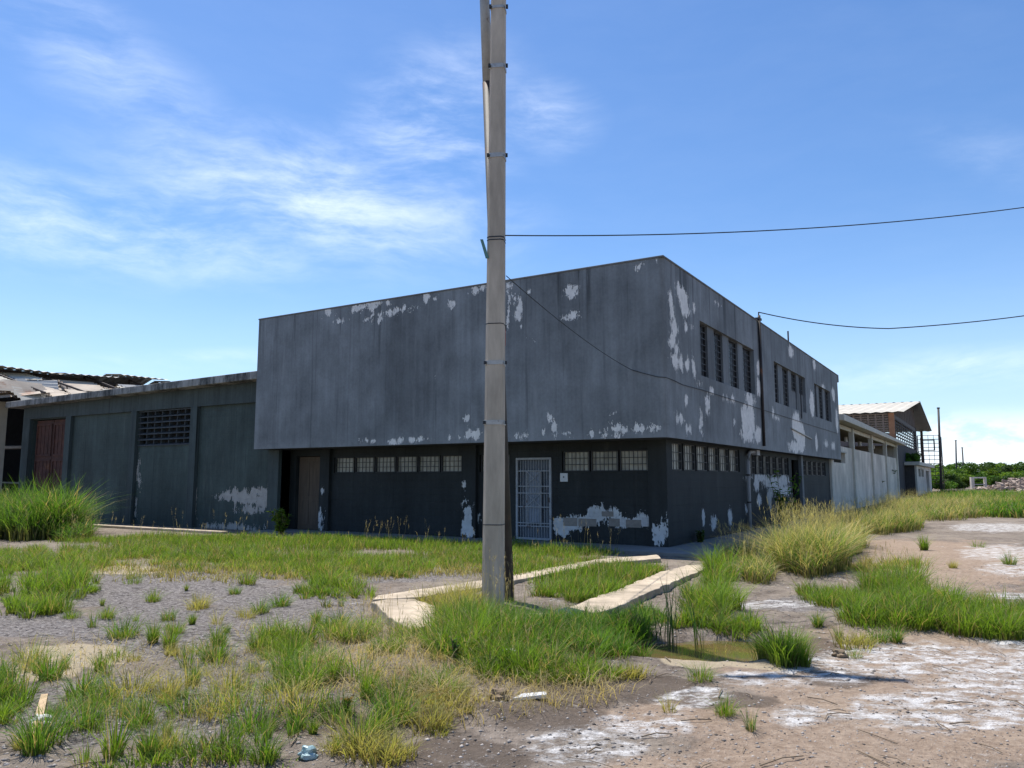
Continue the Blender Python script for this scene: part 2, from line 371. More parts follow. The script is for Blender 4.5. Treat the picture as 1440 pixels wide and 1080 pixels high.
def ground_mat(s, b):
    v = s.obj()
    n1 = s.noise(v, .55, 6, .6); n2 = s.noise(v, 3.0, 7, .65); n3 = s.noise(v, 16, 6, .7); n4 = s.noise(v, 70, 4, .7)
    def field(nm, amp=.9, a=-.04, bb=.16, sc=2.2, seed=0):
        w_ = s.m('SUBTRACT', s.noise(s.map(v, (1, 1, 1), (seed, seed * 2, 0)), sc, 8, .7), .5)
        return s.rng(s.m('ADD', s.attr(nm).outputs['Fac'], s.m('MULTIPLY', w_, amp * 2)), a, bb, 0, 1, True)
    c = s.mix(s.rng(s.m('ADD', s.m('MULTIPLY', n2, .45), s.m('MULTIPLY', s.noise(v, 13, 8, .8), .55)), .40, .60), (.10, .079, .063), (.285, .238, .198))
    c = s.mix(s.m('MULTIPLY', s.rng(n1, .45, .7), .6), c, (.335, .285, .225))
    c = s.mix(s.m('MULTIPLY', field('clay', .9, -.1, .3, 1.6, seed=3), .62), c, s.mix(s.rng(n3, .35, .65), (.27, .185, .125), (.48, .36, .265)))
    gr = s.mix(s.rng(s.noise(v, 17, 9, .85), .43, .57), (.060, .053, .052), (.295, .27, .255))
    c = s.mix(s.m('MULTIPLY', field('grav', .6, seed=5), .85), c, gr)
    c = s.mix(s.m('MULTIPLY', field('dark', .5, seed=7), .75), c, s.mix(n3, (.065, .05, .038), (.155, .12, .095)))
    c = s.mix(s.m('MULTIPLY', field('sand', .4, seed=9), .85), c, s.mix(n3, (.36, .29, .20), (.52, .44, .31)))
    crust = s.m('MULTIPLY', field('salt', 1.0, -.15, .25, 1.7, 11), s.rng(s.noise(s.map(v, (1, 1.6, 1)), 4.5, 9, .74), .42, .60, 0, 1, True))
    loose = s.m('MULTIPLY', s.rng(s.noise(s.map(v, (1, 1, 1), (31, 5, 0)), 1.6, 9, .75), .58, .70, 0, 1, True), s.rng(n3, .45, .60))
    cr = s.m('MAXIMUM', crust, s.m('MULTIPLY', loose, .6))
    c = s.mix(s.m('MULTIPLY', cr, .92), c, s.mix(s.rng(n4, .3, .6), (.46, .435, .415), (.74, .725, .71)))
    sp = s.rng(s.noise(v, 42, 3, .6), .64, .72, 0, .5, True)
    c = s.mix(sp, c, (.055, .045, .038))
    sp2 = s.rng(s.noise(s.map(v, (1, 1, 1), (7, 7, 7)), 55, 3, .6), .66, .72, 0, .6, True)
    c = s.mix(sp2, c, (.55, .52, .48))
    s.set(b, 'Base Color', c); s.set(b, 'Roughness', .95); s.set(b, 'Specular IOR Level', .15)
    h = s.m('ADD', s.m('MULTIPLY', n3, .8), s.m('ADD', s.m('MULTIPLY', n4, .35), s.m('MULTIPLY', cr, .15)))
    s.set(b, 'Normal', s.bump(h, 1.0, .045))
go = link('ground', gme, mat('yard_soil', ground_mat)); tag(go, kind='structure')
for p in gme.polygons: p.use_smooth = True

# puddle water
def pond():
    n = 48; pts = []
    for k in range(n):
        a = 2 * math.pi * k / n
        best = 0
        for r in np.arange(.1, 2.2, .03):
            x, y = POND[0] + math.cos(a) * r, POND[1] + math.sin(a) * r * .55
            if gz(x, y) > -.045: break
            best = r
        pts.append((POND[0] + math.cos(a) * (best + .12), POND[1] + math.sin(a) * (best + .12) * .55, -.052))
    def fn(s, b):
        v = s.obj(); al = s.rng(s.noise(v, 2.6, 5, .6), .46, .60, 0, 1, True)
        s.set(b, 'Base Color', s.mix(al, (.125, .088, .036), (.085, .085, .026)))
        s.set(b, 'Roughness', .06); s.set(b, 'Specular IOR Level', .5); s.set(b, 'Normal', s.bump(s.noise(v, 14, 2), .05, .01))
    o = MB().poly(pts).build('puddle_water', mat('murky_water', fn)); tag(o, kind='structure')
pond()

# apron slab round the office
ap = MB(); ap.box(-13.45, 1.55, -.35, 1.4, -.10, .05); ap.box(-.7, 1.552, 1.402, 24.2, -.10, .048)
tag(ap.build('pavement', M_APRON), kind='structure'); bpy.data.objects['pavement'].location = tuple(O3); bpy.data.objects['pavement'].rotation_euler.z = -TH

# ------------------------------------------------------------------ wall panels with a peel field
def wall_panel(name, m, parent, plane, c, u0, u1, z0, z1, holes=(), depth=.22, step=.05, patches=(), outward=-1, reveal=None):
    """plane 'front': local y=c, u=local x;  'side': local x=c, u=local y.  holes: (u0,u1,z0,z1). patches: (u,z,ru,rz)."""
    def cuts(a, b, ex):
        L = [a, b] + [e for e in ex if a < e < b]; L = sorted(set(round(e, 4) for e in L)); out = []
        for p, q in zip(L[:-1], L[1:]):
            k = max(1, int(math.ceil((q - p) / step))); out += [p + (q - p) * i / k for i in range(k)]
        return np.array(out + [L[-1]])
    U = cuts(u0, u1, [h[0] for h in holes] + [h[1] for h in holes]); Z = cuts(z0, z1, [h[2] for h in holes] + [h[3] for h in holes])
    UU, ZZ = np.meshgrid(U, Z); nu = len(U)
    uc = (U[:-1] + U[1:]) / 2; zc = (Z[:-1] + Z[1:]) / 2
    UC, ZC = np.meshgrid(uc, zc); keep = np.ones(UC.shape, bool)
    for h in holes: keep &= ~((UC > h[0]) & (UC < h[1]) & (ZC > h[2]) & (ZC < h[3]))
    I = np.arange(UU.size).reshape(UU.shape)
    q = np.stack([I[:-1, :-1], I[:-1, 1:], I[1:, 1:], I[1:, :-1]], -1)[keep]
    cc = np.full(UU.size, c)
    V = np.stack([UU.ravel(), cc, ZZ.ravel()], -1) if plane == 'front' else np.stack([cc, UU.ravel(), ZZ.ravel()], -1)
    ex = []; exf = []
    din = depth if plane == 'front' else -depth
    for h in holes:
        for (a, b_) in (((h[0], h[2]), (h[1], h[2])), ((h[1], h[2]), (h[1], h[3])), ((h[1], h[3]), (h[0], h[3])), ((h[0], h[3]), (h[0], h[2]))):
            i = len(V) + len(ex)
            for (p, cv) in ((a, c), (b_, c), (b_, c + din), (a, c + din)):
                ex.append((p[0], cv, p[1]) if plane == 'front' else (cv, p[0], p[1]))
            exf.append((i, i + 1, i + 2, i + 3))
    d = np.full(UU.size, -.5)
    for (pu, pz, ru, rz) in patches:
        r = np.hypot((UU.ravel() - pu) / ru, (ZZ.ravel() - pz) / rz); d = np.maximum(d, (1 - r) * min(ru, rz))
    if ex: V = np.concatenate([V, np.array(ex)]); q = np.concatenate([q, np.array(exf)]); d = np.concatenate([d, np.full(len(ex), -.5)])
    me = fast_mesh(name, V, q)
    at = me.attributes.new('peel', 'FLOAT', 'POINT'); at.data.foreach_set('value', np.clip(d, -.5, .5).astype(np.float32))
    return link(name, me, m, parent)
def pf(lst, a):                                              # photo-measured patches -> wall coordinates on a front plane
    out = []
    for px, py, rx, ry in lst:
        u, z = on_front(px, py, a); u2, _ = on_front(px + rx, py, a); _, z2 = on_front(px, py - ry, a); out.append((u, z, abs(u2 - u), abs(z2 - z)))
    return out
def ps(lst, xl):
    out = []
    for px, py, rx, ry in lst:
        u, z = on_side(px, py, xl); u2, _ = on_side(px + rx, py, xl); _, z2 = on_side(px, py - ry, xl); out.append((u, z, abs(u2 - u), abs(z2 - z)))
    return out
FRONT_P = [(462, 440, 5, 4), (505, 433, 9, 5), (524, 429, 9, 5), (517, 449, 5, 3), (479, 452, 6, 3), (533, 450, 3, 6), (546, 440, 12, 3), (563, 436, 10, 3), (546, 426, 3, 4), (599, 419, 5, 6),
           (612, 421, 2, 2), (669, 408, 5, 4), (678, 406, 4, 4), (635, 427, 4, 4), (804, 410, 9, 8), (804, 445, 9, 7), (729, 437, 4, 15), (715, 435, 2, 12), (742, 410, 2, 2), (716, 401, 3, 4),
           (667, 609, 9, 7), (654, 588, 4, 2), (779, 600, 3, 4), (775, 588, 3, 4), (827, 612, 3, 3), (842, 608, 6, 3), (867, 602, 6, 8), (881, 605, 9, 4), (904, 603, 11, 5), (921, 604, 7, 4),
           (863, 612, 6, 3), (849, 611, 4, 2), (515, 620, 4, 2), (550, 622, 4, 2), (563, 619, 3, 1.5), (577, 618, 4, 2), (592, 617, 6, 1.8), (607, 617, 2, 2), (634, 617, 2, 1.5), (647, 616, 2, 1.5), (724, 613, 2, 1.5), (737, 612, 5, 1.6), (791, 610, 4, 1.5),
           (747, 477, 1.6, 1.4), (864, 581, 1.6, 1.4), (900, 374, 4, 3), (927, 366, 3, 4), (612, 530, 1, 1), (765, 605, 2, 2.5)]
SIDE_P = [(959, 415, 8, 14), (963, 432, 7, 12), (943, 423, 3, 12), (946, 440, 3, 10), (948, 460, 5, 11), (945, 478, 5, 11), (952, 490, 3, 8), (951, 508, 6, 10), (958, 510, 4, 10), (967, 512, 3, 9), (976, 516, 2.4, 12),
          (976, 433, 2, 5), (1010, 428, 2, 2), (964, 459, 2, 4), (973, 460, 2, 4), (957, 589, 5, 5), (968, 603, 3.5, 7), (986, 593, 2.4, 14), (995, 570, 3, 14), (1048, 592, 5, 25), (1056, 590, 5, 28), (1052, 612, 8, 9), (1066, 612, 4, 12),
          (1074, 606, 2, 10), (1067, 517, 3, 10), (1067, 545, 3, 12), (1120, 600, 6, 20), (1126, 615, 6, 22), (1118, 628, 8, 8), (1112, 494, 3, 8), (1142, 568, 3, 18), (1148, 622, 1.6, 12), (1162, 625, 2.5, 5), (1172, 627, 2.5, 5),
          (1177, 593, 1.8, 16), (1172, 555, 2, 9), (1055, 562, 6, 8), (1031, 562, 2, 5), (1002, 551, 2, 4), (1024, 561, 3, 2), (965, 564, 2, 6), (1158, 545, 2, 4), (1087, 580, 1.5, 5), (1033, 594, 1, 3), (1092, 587, 2, 2), (1145, 512, 2, 7), (984, 540, 1.5, 3)]
# ------------------------------------------------------------------ office building
OB = bld('office_building', 'two-storey slate grey office block with peeling paint and overhanging upper floor', 'building')
XL, YD, ZB, ZT = -13.78, 24.3, 2.59, 6.78
RC = .14
G1, G2, G3 = (2.6, 8.05), (10.75, 16.15), (18.1, 22.05)
WZ0, WZ1 = 4.30, 5.74
wall_panel('front_wall', M_UP, OB, 'front', 0, XL, -RC, ZB, ZT, patches=pf(FRONT_P, 0))
sw = wall_panel('side_wall', M_UP, OB, 'side', 0, RC, YD, ZB, ZT, holes=[(*G1, WZ0, WZ1), (*G2, WZ0, WZ1), (*G3, WZ0, WZ1)], depth=.26, patches=ps(SIDE_P, 0))
cm = MB()                                                   # rounded street corner
ring = [(-RC + RC * math.sin(a), RC - RC * math.cos(a)) for a in np.linspace(0, math.pi / 2, 7)]
for (a, b_) in zip(ring[:-1], ring[1:]): cm.poly([(a[0], a[1], ZB), (b_[0], b_[1], ZB), (b_[0], b_[1], ZT), (a[0], a[1], ZT)])
oc = cm.build('corner', M_UP, OB, smooth=True)
a_ = oc.data.attributes.new('peel', 'FLOAT', 'POINT'); a_.data.foreach_set('value', np.full(len(oc.data.vertices), -.5, np.float32))
sh = MB()
sh.poly([(XL, 0, ZB), (XL, YD, ZB), (XL, YD, ZT), (XL, 0, ZT)]).poly([(XL, YD, ZB), (0, YD, ZB), (0, YD, ZT), (XL, YD, ZT)])
ow = sh.build('rear_wall', M_UP, OB); a_ = ow.data.attributes.new('peel', 'FLOAT', 'POINT'); a_.data.foreach_set('value', np.full(8, -.5, np.float32))
sf = MB(); out = [(XL, 0), (-RC, 0)] + ring[1:-1] + [(0, RC), (0, YD), (XL, YD)]
sf.poly([(x, y, ZB) for x, y in out]).build('soffit', M_SOFFIT, OB)
rt = MB(); rt.poly([(x, y, ZT) for x, y in out])
rt.build('roof', M_ROOFTOP, OB)
# thin coping lip, a little proud and uneven, with an upstand past the end of the side wall
cp = MB(); cp.box(XL - .02, .02, -.02, .16, ZT, ZT + .05); cp.box(-.16, .021, .161, YD + .35, ZT, ZT + .05); cp.box(-.16, .021, YD + .002, YD + .35, ZT - .32, ZT - .001)
cp.build('coping', plain('coping_concrete', (.13, .135, .14), .9, .4, 5), OB, bevel=.015)
# windows in the side wall: piers, frames, panes, grilles
def grille(mb, plane, c, u0, u1, z0, z1, nu, nz, r=.012):
    P = (lambda u, z: (u, c, z)) if plane == 'front' else (lambda u, z: (c, u, z))
    for i in range(nu + 1):
        u = u0 + (u1 - u0) * i / nu; mb.tube([P(u, z0), P(u, z1)], r, 4)
    for j in range(nz + 1):
        z = z0 + (z1 - z0) * j / nz; mb.tube([P(u0, z), P(u1, z)], r, 4)
    return mb
def frame(mb, plane, c, u0, u1, z0, z1, t=.04, d=.03):
    for a, b_, e, f_ in ((u0, u1, z0, z0 + t), (u0, u1, z1 - t, z1), (u0, u0 + t, z0 + t, z1 - t), (u1 - t, u1, z0 + t, z1 - t)):
        if plane == 'front': mb.box(a, b_, c - d, c + d, e, f_)
        else: mb.box(c - d, c + d, a, b_, e, f_)
    return mb
def side_window(u0, u1, z0, z1, xl=-.17, nu=3, nz=8):
    w_ = frame(MB(), 'side', xl, u0, u1, z0, z1).build('window', M_IRON, OB)
    MB().poly([(xl - .02, u0, z0), (xl - .02, u1, z0), (xl - .02, u1, z1), (xl - .02, u0, z1)]).build('pane', M_GLASS, w_)
    grille(MB(), 'side', xl + .045, u0 + .05, u1 - .05, z0 + .03, z1 - .03, nu, nz).build('grille', M_BAR, w_)
M_PIER = paint('pier_paint', (.125, .133, .138), .7, False)
def pier(u0, u1, z0=WZ0, z1=WZ1): MB().box(-.255, -.075, u0, u1, z0, z1).build('pier', M_PIER, OB)
for a, b_ in ((2.6, 3.46), (4.05, 4.86), (5.47, 6.43), (6.98, 8.05)): side_window(a, b_, WZ0, WZ1)
for a, b_ in ((3.46, 4.05), (4.86, 5.47), (6.43, 6.98)): pier(a, b_)
side_window(10.75, 11.65, WZ0, WZ1); pier(11.65, 12.35); side_window(12.35, 13.3, WZ0, WZ1); pier(13.3, 13.85)
side_window(13.85, 14.75, 5.02, WZ1, nz=4); MB().box(-.25, -.11, 13.85, 14.75, WZ0, 5.02).build('panel', M_PIER, OB)
pier(14.75, 15.25); side_window(15.25, 16.15, 5.02, WZ1, nz=4); MB().box(-.25, -.112, 15.25, 16.15, WZ0, 5.02).build('panel', M_PIER, OB)
side_window(18.1, 18.95, WZ0, WZ1); pier(18.95, 19.5); side_window(19.5, 20.4, WZ0, WZ1); pier(20.4, 21.0); side_window(21.0, 22.05, WZ0, WZ1)
# downpipe, rain joint and fittings on the side face
dp = MB(); dp.tube([(.05, 8.72, 6.98), (.05, 8.72, 2.7)], .045, 8); dp.tube([(.04, 8.86, 6.85), (.04, 8.86, 5.0)], .02, 6)
dp.build('drain_stack', plain('rust_black_pipe', (.03, .025, .024), .7, .4, 4, rust=.3), OB, smooth=True)
bk = MB(); bk.box(-.1, .09, 8.6, 8.9, ZT + .05, ZT + .12); bk.tube([(.03, 8.75, ZT + .1), (.03, 8.75, ZT + .32)], .02, 6); bk.build('cable_bracket', M_STEEL, OB)
MB().tube([(.02, 13.2, ZT + .02), (.02, 13.2, ZT + .42)], .03, 6).build('roof_stub', M_STEEL, OB)
MB().tube([(.04, 14.95, 5.6), (.04, 14.95, 4.0)], .025, 6).build('conduit', M_IRON, OB)
lb = MB(); p0 = on_side(1113, 602, .03); p1 = on_side(1141, 617, .03); lb.tube([(.03, p0[0], p0[1]), (.03, p1[0], p1[1])], .03, 6); lb.build('pipe_rail', M_GALV, OB)
# wall cable along the side face
wc = MB(); pts = [on_side(px, py, .02) for px, py in ((948, 535), (960, 541), (990, 549), (1030, 562), (1075, 577), (1110, 588), (1150, 601), (1180, 610))]
fp_ = [on_front(px, py, -.02) for px, py in ((888, 520), (905, 525), (925, 530))]; wc.tube([(a, -.02, z) for a, z in fp_] + [(.0, .02, pts[0][1] + .02)] + [(.02, a, z) for a, z in pts], .008, 5); wc.build('wall_cable', M_CABLE, OB)
# ---- ground floor, front: wall on y = 1.1, posts proud of it
YF, XS = 1.1, -.40
LOW_P = [(800, 738, 20, 8), (815, 732, 18, 8), (840, 724, 14, 13), (862, 724, 10, 9), (880, 733, 24, 9), (903, 732, 15, 8), (790, 742, 10, 10), (672, 728, 6, 7)]
WIN1, WIN2 = (-11.35, -6.40, 1.84, 2.32), (-3.28, -.90, 1.84, 2.36)
DOOR, GATE, WINM = (-13.02, -11.86, .05, 2.38), (-4.66, -3.57, .05, 2.22), (-5.86, -4.86, 1.84, 2.32)
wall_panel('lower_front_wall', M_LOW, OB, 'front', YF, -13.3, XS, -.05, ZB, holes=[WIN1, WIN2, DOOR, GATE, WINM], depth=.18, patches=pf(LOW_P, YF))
def bays(z0, z1, u0, u1, n, plane, c, glass, nu, nz, gap=.07):
    for k in range(n):
        a = u0 + (u1 - u0) * k / n + gap / 2; b_ = u0 + (u1 - u0) * (k + 1) / n - gap / 2
        w_ = frame(MB(), plane, c, a, b_, z0, z1, .018, .03).build('window', M_IRON, OB)
        s_ = .03 if plane == 'front' else -.03
        P = (lambda u, z: (u, c + s_, z)) if plane == 'front' else (lambda u, z: (c + s_, u, z))
        MB().poly([P(a, z0), P(b_, z0), P(b_, z1), P(a, z1)]).build('pane', glass, w_)
        grille(MB(), plane, c - s_ * 1.6, a + .03, b_ - .03, z0 + .02, z1 - .02, nu, nz, .011).build('grille', M_BAR, w_)
bays(WIN1[2], WIN1[3], WIN1[0], WIN1[1], 6, 'front', YF + .08, M_LOUVRE, 5, 3, .045)
bays(WIN2[2], WIN2[3], WIN2[0], WIN2[1], 3, 'front', YF + .08, M_LOUVRE, 6, 3, .045)
bays(WINM[2], WINM[3], WINM[0], WINM[1], 1, 'front', YF + .08, M_LOUVRE, 6, 3)
def post(u0, u1, y0, y1, patches=(), z1=ZB):
    o = wall_panel('column', M_COLD, OB, 'front', y0, u0, u1, -.04, z1, patches=patches, step=.05)
    sd = MB().poly([(u1, y0, -.04), (u1, y1, -.04), (u1, y1, z1), (u1, y0, z1)]).poly([(u0, y0, -.04), (u0, y1, -.04), (u0, y1, z1), (u0, y0, z1)])
    q = sd.build('column_side', M_COLD, o); a2 = q.data.attributes.new('peel', 'FLOAT', 'POINT'); a2.data.foreach_set('value', np.full(8, -.5, np.float32))
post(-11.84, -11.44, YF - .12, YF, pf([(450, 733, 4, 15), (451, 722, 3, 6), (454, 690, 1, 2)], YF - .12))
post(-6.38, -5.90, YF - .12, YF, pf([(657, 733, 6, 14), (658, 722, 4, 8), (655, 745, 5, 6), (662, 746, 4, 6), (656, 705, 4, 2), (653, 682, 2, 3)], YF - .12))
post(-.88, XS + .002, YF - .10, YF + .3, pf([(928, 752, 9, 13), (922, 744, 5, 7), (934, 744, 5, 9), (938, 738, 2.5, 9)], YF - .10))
# wooden door, barred gate, meter plate
wd = MB(); wd.box(-12.98, -11.90, YF + .10, YF + .15, .05, 2.36); dr = wd.build('wooden_door', M_WOOD, OB)
for z0, z1 in ((.2, .95), (1.1, 2.2)):
    for a, b_ in ((-12.86, -12.50), (-12.38, -12.02)): MB().box(a, b_, YF + .085, YF + .098, z0, z1).build('door_panel', M_WOOD, dr, bevel=.012)
gt = frame(MB(), 'front', YF - .02, GATE[0] + .01, GATE[1] - .01, .07, 2.21, .055, .025).build('barred_gate', M_GATE, OB)
g = MB(); a, b_ = GATE[0] + .065, GATE[1] - .065
for k in range(1, 12): g.tube([(a + (b_ - a) * k / 12, YF - .02, .12), (a + (b_ - a) * k / 12, YF - .02, 2.16)], .008, 4)
for z in (.42, .50, .92, 1.28, 1.46, 1.86): g.tube([(a, YF - .025, z), (b_, YF - .025, z)], .016, 4)
c0, c1 = a + (b_ - a) * .3, a + (b_ - a) * .72
for q in (c0, c1): g.tube([(q, YF - .035, .42), (q, YF - .035, 1.86)], .016, 4)
for z0, z1 in ((.95, 1.26), (1.5, 1.84)):
    g.tube([(c0, YF - .04, z0), (c1, YF - .04, z1)], .009, 4); g.tube([(c1, YF - .04, z0), (c0, YF - .04, z1)], .009, 4)
g.build('bars', M_GATE, gt)
pn = MB(); pn.box(GATE[0], GATE[1], YF + .12, YF + .16, .05, 2.22); pn.build('door', plain('blue_grey_door', (.11, .13, .16), .6, .25, 4), OB)
MB().box(c0 + .01, c1 - .01, YF + .0, YF + .012, .52, 1.84).build('centre_panel', plain('gate_sheet', (.20, .23, .28), .55, .3, 6), gt)
MB().box(GATE[1] - .10, GATE[1] - .05, YF - .06, YF - .045, 1.05, 1.17).build('lock', M_STEEL, gt)
mp = MB().box(-3.32, -3.10, YF - .03, YF - .001, 1.58, 1.80).build('meter_plate', M_PLATE, OB, bevel=.006)
MB().box(-3.225, -3.195, YF - .036, YF - .0305, 1.68, 1.72).build('dial', M_IRON, mp)
# bare blocks where the render has come off
def blocks(rects, a, m=M_BLOCK, ox=640, oy=560, k=3.6):
    for x0, x1, y0, y1 in rects:
        u0, z1 = on_front(ox + x0 / k, oy + y0 / k, a); u1, z0 = on_front(ox + x1 / k, oy + y1 / k, a)
        MB().box(u0, u1, a - .006, a + .02, z0, z1).build('concrete_block', m, OB if a == YF else WG, bevel=.004)
blocks([(548, 618, 604, 648), (624, 716, 608, 650), (778, 834, 608, 650), (864, 943, 614, 656), (742, 802, 572, 600)], YF)
blocks([(676, 728, 564, 604), (838, 862, 606, 640), (946, 978, 604, 650)], YF, M_BLOCKP)
# ---- ground floor, side
SLOW_P = [(989, 726, 2.5, 10), (1004, 736, 4, 9), (1027, 728, 2.5, 13), (943, 671, 1.5, 5), (1064, 678, 4, 13), (1070, 672, 10, 4), (1090, 680, 14, 9), (1100, 690, 13, 7), (1082, 700, 3, 16), (1068, 705, 3, 8), (1050, 717, 2, 6), (1103, 676, 6, 8)]
SW1, SW2, SD, SW3 = (1.25, 7.42, 1.86, 2.54), (8.5, 14.3, 1.80, 2.45), (14.8, 16.1, .05, 2.40), (16.7, 22.2, 1.80, 2.42)
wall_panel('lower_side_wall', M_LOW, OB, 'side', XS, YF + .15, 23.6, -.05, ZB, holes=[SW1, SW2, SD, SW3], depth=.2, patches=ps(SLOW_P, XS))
bays(SW1[2], SW1[3], SW1[0], SW1[1], 6, 'side', XS - .08, M_LOUVRE, 4, 3, .20)
bays(SW2[2], SW2[3], SW2[0], SW2[1], 6, 'side', XS - .08, M_LOUVRED, 3, 3, .3)
bays(SW3[2], SW3[3], SW3[0], SW3[1], 5, 'side', XS - .08, M_GLASS, 3, 3, .3)
MB().box(XS - .9, XS - .86, 14.5, 16.4, 0, 2.5).build('inner_door', M_DARKIN, OB)
MB().box(XS + .003, XS + .12, 16.1, 16.45, .04, ZB - .003).build('door_post', M_PIER, OB)
MB().box(XS - .2, XS + .0, 23.6, 23.9, 0, ZB - .003).build('end_post', M_COLD, OB)
pp = MB(); pp.tube([(XS + .10, 8.95, 2.52), (XS + .10, 8.25, 2.50), (XS + .10, 8.07, 2.38), (XS + .10, 8.0, 2.2), (XS + .10, 7.98, .06)], .055, 8)
pp.build('downpipe', M_PIPE, OB, smooth=True)
for z in (.9, 1.75): MB().tube([(XS + .10, 7.98, z), (XS + .10, 7.98, z + .05)], .07, 8).build('pipe_clip', M_STEEL, OB)
MB().box(XS + .02, XS + .2, 8.8, 9.15, 2.42, 2.585).build('pipe_box', M_PIPE, OB)
# ground floor closing walls so the inside stays a room
MB().poly([(-13.3, YF, 0), (-13.3, 23.9, 0), (-13.3, 23.9, ZB), (-13.3, YF, ZB)]).poly([(-13.3, 23.9, 0), (XS, 23.9, 0), (XS, 23.9, ZB), (-13.3, 23.9, ZB)]).build('inner_wall', M_DARKIN, OB)

# ------------------------------------------------------------------ left wing
WG = bld('warehouse_wing', 'long single-storey green-black warehouse wing with flat weathered concrete roof', 'warehouse')
YW = .6
WING_P = [(322, 698, 14, 6), (345, 700, 22, 9), (370, 693, 22, 7), (372, 704, 20, 9), (352, 716, 16, 6), (385, 700, 9, 14), (328, 691, 5, 5), (273, 716, 3.5, 14), (191, 714, 2, 12), (194, 660, 1.6, 12), (196, 680, 1, 6), (275, 700, 1.6, 7),
          (330, 742, 30, 5), (300, 741, 12, 3), (318, 552, 0, 0)][:-1]
VENT = (-20.86, -17.72, 2.90, 4.16)
RD = (-28.40, -25.70, .05, 4.13)
wall_panel('wall', M_WING, WG, 'front', YW, -28.95, -13.15, -.10, 4.86, holes=[VENT, RD], depth=.25, patches=pf(WING_P, YW))
MB().poly([(-28.95, YW, -.1), (-28.95, 20, -.1), (-28.95, 20, 4.86), (-28.95, YW, 4.86)]).poly([(-28.95, 20, -.1), (-13.8, 20, -.1), (-13.8, 20, 4.86), (-28.95, 20, 4.86)]).build('rear_wall', M_FASCIA, WG)
def wpil(u0, u1, z1, y0=.46): MB().box(u0, u1, y0, YW - .001, -.1, z1).build('pilaster', paint('wing_pilaster_paint', (.046, .060, .059), .6, False), WG, bevel=.01)
for a, b_ in ((-28.97, -28.42), (-25.68, -25.30), (-21.22, -20.88), (-17.70, -17.34), (-13.62, -13.14)): wpil(a, b_, 4.17 if b_ < -14 else 2.58)
MB().box(-28.98, -13.6, .47, YW - .001, 4.171, 4.86).build('beam', paint('wing_beam_paint', (.048, .062, .061), .55, False), WG)
# roof slab, dipping a little to the far end
rs = MB(); zr = lambda x: 4.86 + (x + 13.8) * .0121
rs.hexa([(-29.6, 0, zr(-29.6)), (-13.79, 0, zr(-13.79)), (-13.79, 20.3, zr(-13.79)), (-29.6, 20.3, zr(-29.6))],
        [(-29.6, 0, zr(-29.6) + .25), (-13.79, 0, zr(-13.79) + .26), (-13.79, 20.3, zr(-13.79) + .26), (-29.6, 20.3, zr(-29.6) + .25)])
rs.build('roof_slab', M_FASCIA, WG, bevel=.02)
# vent block grid
nv, nz_ = 7, 6
for j in range(nz_ + 1):
    z = VENT[2] + (VENT[3] - VENT[2]) * j / nz_
    MB().hexa([(VENT[0], YW - .05, z - .045), (VENT[1], YW - .05, z - .045), (VENT[1], YW + .16, z + .02), (VENT[0], YW + .16, z + .02)],
              [(VENT[0], YW - .05, z - .005), (VENT[1], YW - .05, z - .005), (VENT[1], YW + .16, z + .06), (VENT[0], YW + .16, z + .06)]).build('vent_slat', plain('vent_paint', (.055, .062, .068), .8), WG)
dm = MB().box(-.025, .025, 0, .15, 0, (VENT[3] - VENT[2]) / nz_ - .045).mesh('vent_divider'); dm.materials.append(plain('vent_paint', (.055, .062, .068), .8))
for j in range(nz_):
    for i in range(nv + 1):
        o = link('vent_divider', dm, None, WG); o.location = (VENT[0] + .03 + (VENT[1] - VENT[0] - .06) * i / nv, YW + .005, VENT[2] + (VENT[3] - VENT[2]) * j / nz_ + .03)
MB().poly([(VENT[0], YW + .24, VENT[2]), (VENT[1], YW + .24, VENT[2]), (VENT[1], YW + .24, VENT[3]), (VENT[0], YW + .24, VENT[3])]).build('vent_backing', M_DARKIN, WG)
# rusty double door
for i in range(2):
    x0 = RD[0] + .05 + i * 1.33; x1 = x0 + 1.30
    lf = MB().box(x0, x1, YW + .14, YW + .18, .1, 4.1).build('metal_door', M_RUST, WG)
    for z0, z1 in ((.3, 2.45), (2.6, 3.95)):
        frame(MB(), 'front', YW + .12, x0 + .06, x1 - .06, z0, z1, .07, .02).build('door_frame', M_RUST, lf)
        for k in range(1, 4): MB().box(x0 + .06 + k * .29, x0 + .09 + k * .29, YW + .125, YW + .139, z0 + .07, z1 - .07).build('rib', M_RUST, lf)
lamp_glint = plain('pale_lamp_glint', (.7, .7, .68), .5)  # pale colour for the bulkhead lamps and the workshop's painted sun glints
for px, py in ((310, 567), (346, 563), (104, 583)):
    u, z = on_front(px, py, YW - .05); q = MB().tube([(u, YW - .12, z), (u, YW - .05, z), (u, YW, z)], .045, 8).build('bulkhead_lamp', lamp_glint, WG, smooth=True)
k_ = MB().box(-26.5, -13.7, -1.15, -.9, -.1, .075).build('kerb', M_KERB, None, bevel=.02); k_.location = tuple(O3); k_.rotation_euler.z = -TH
tag(k_, 'long straight pale kerb in front of the warehouse wing', 'kerb')

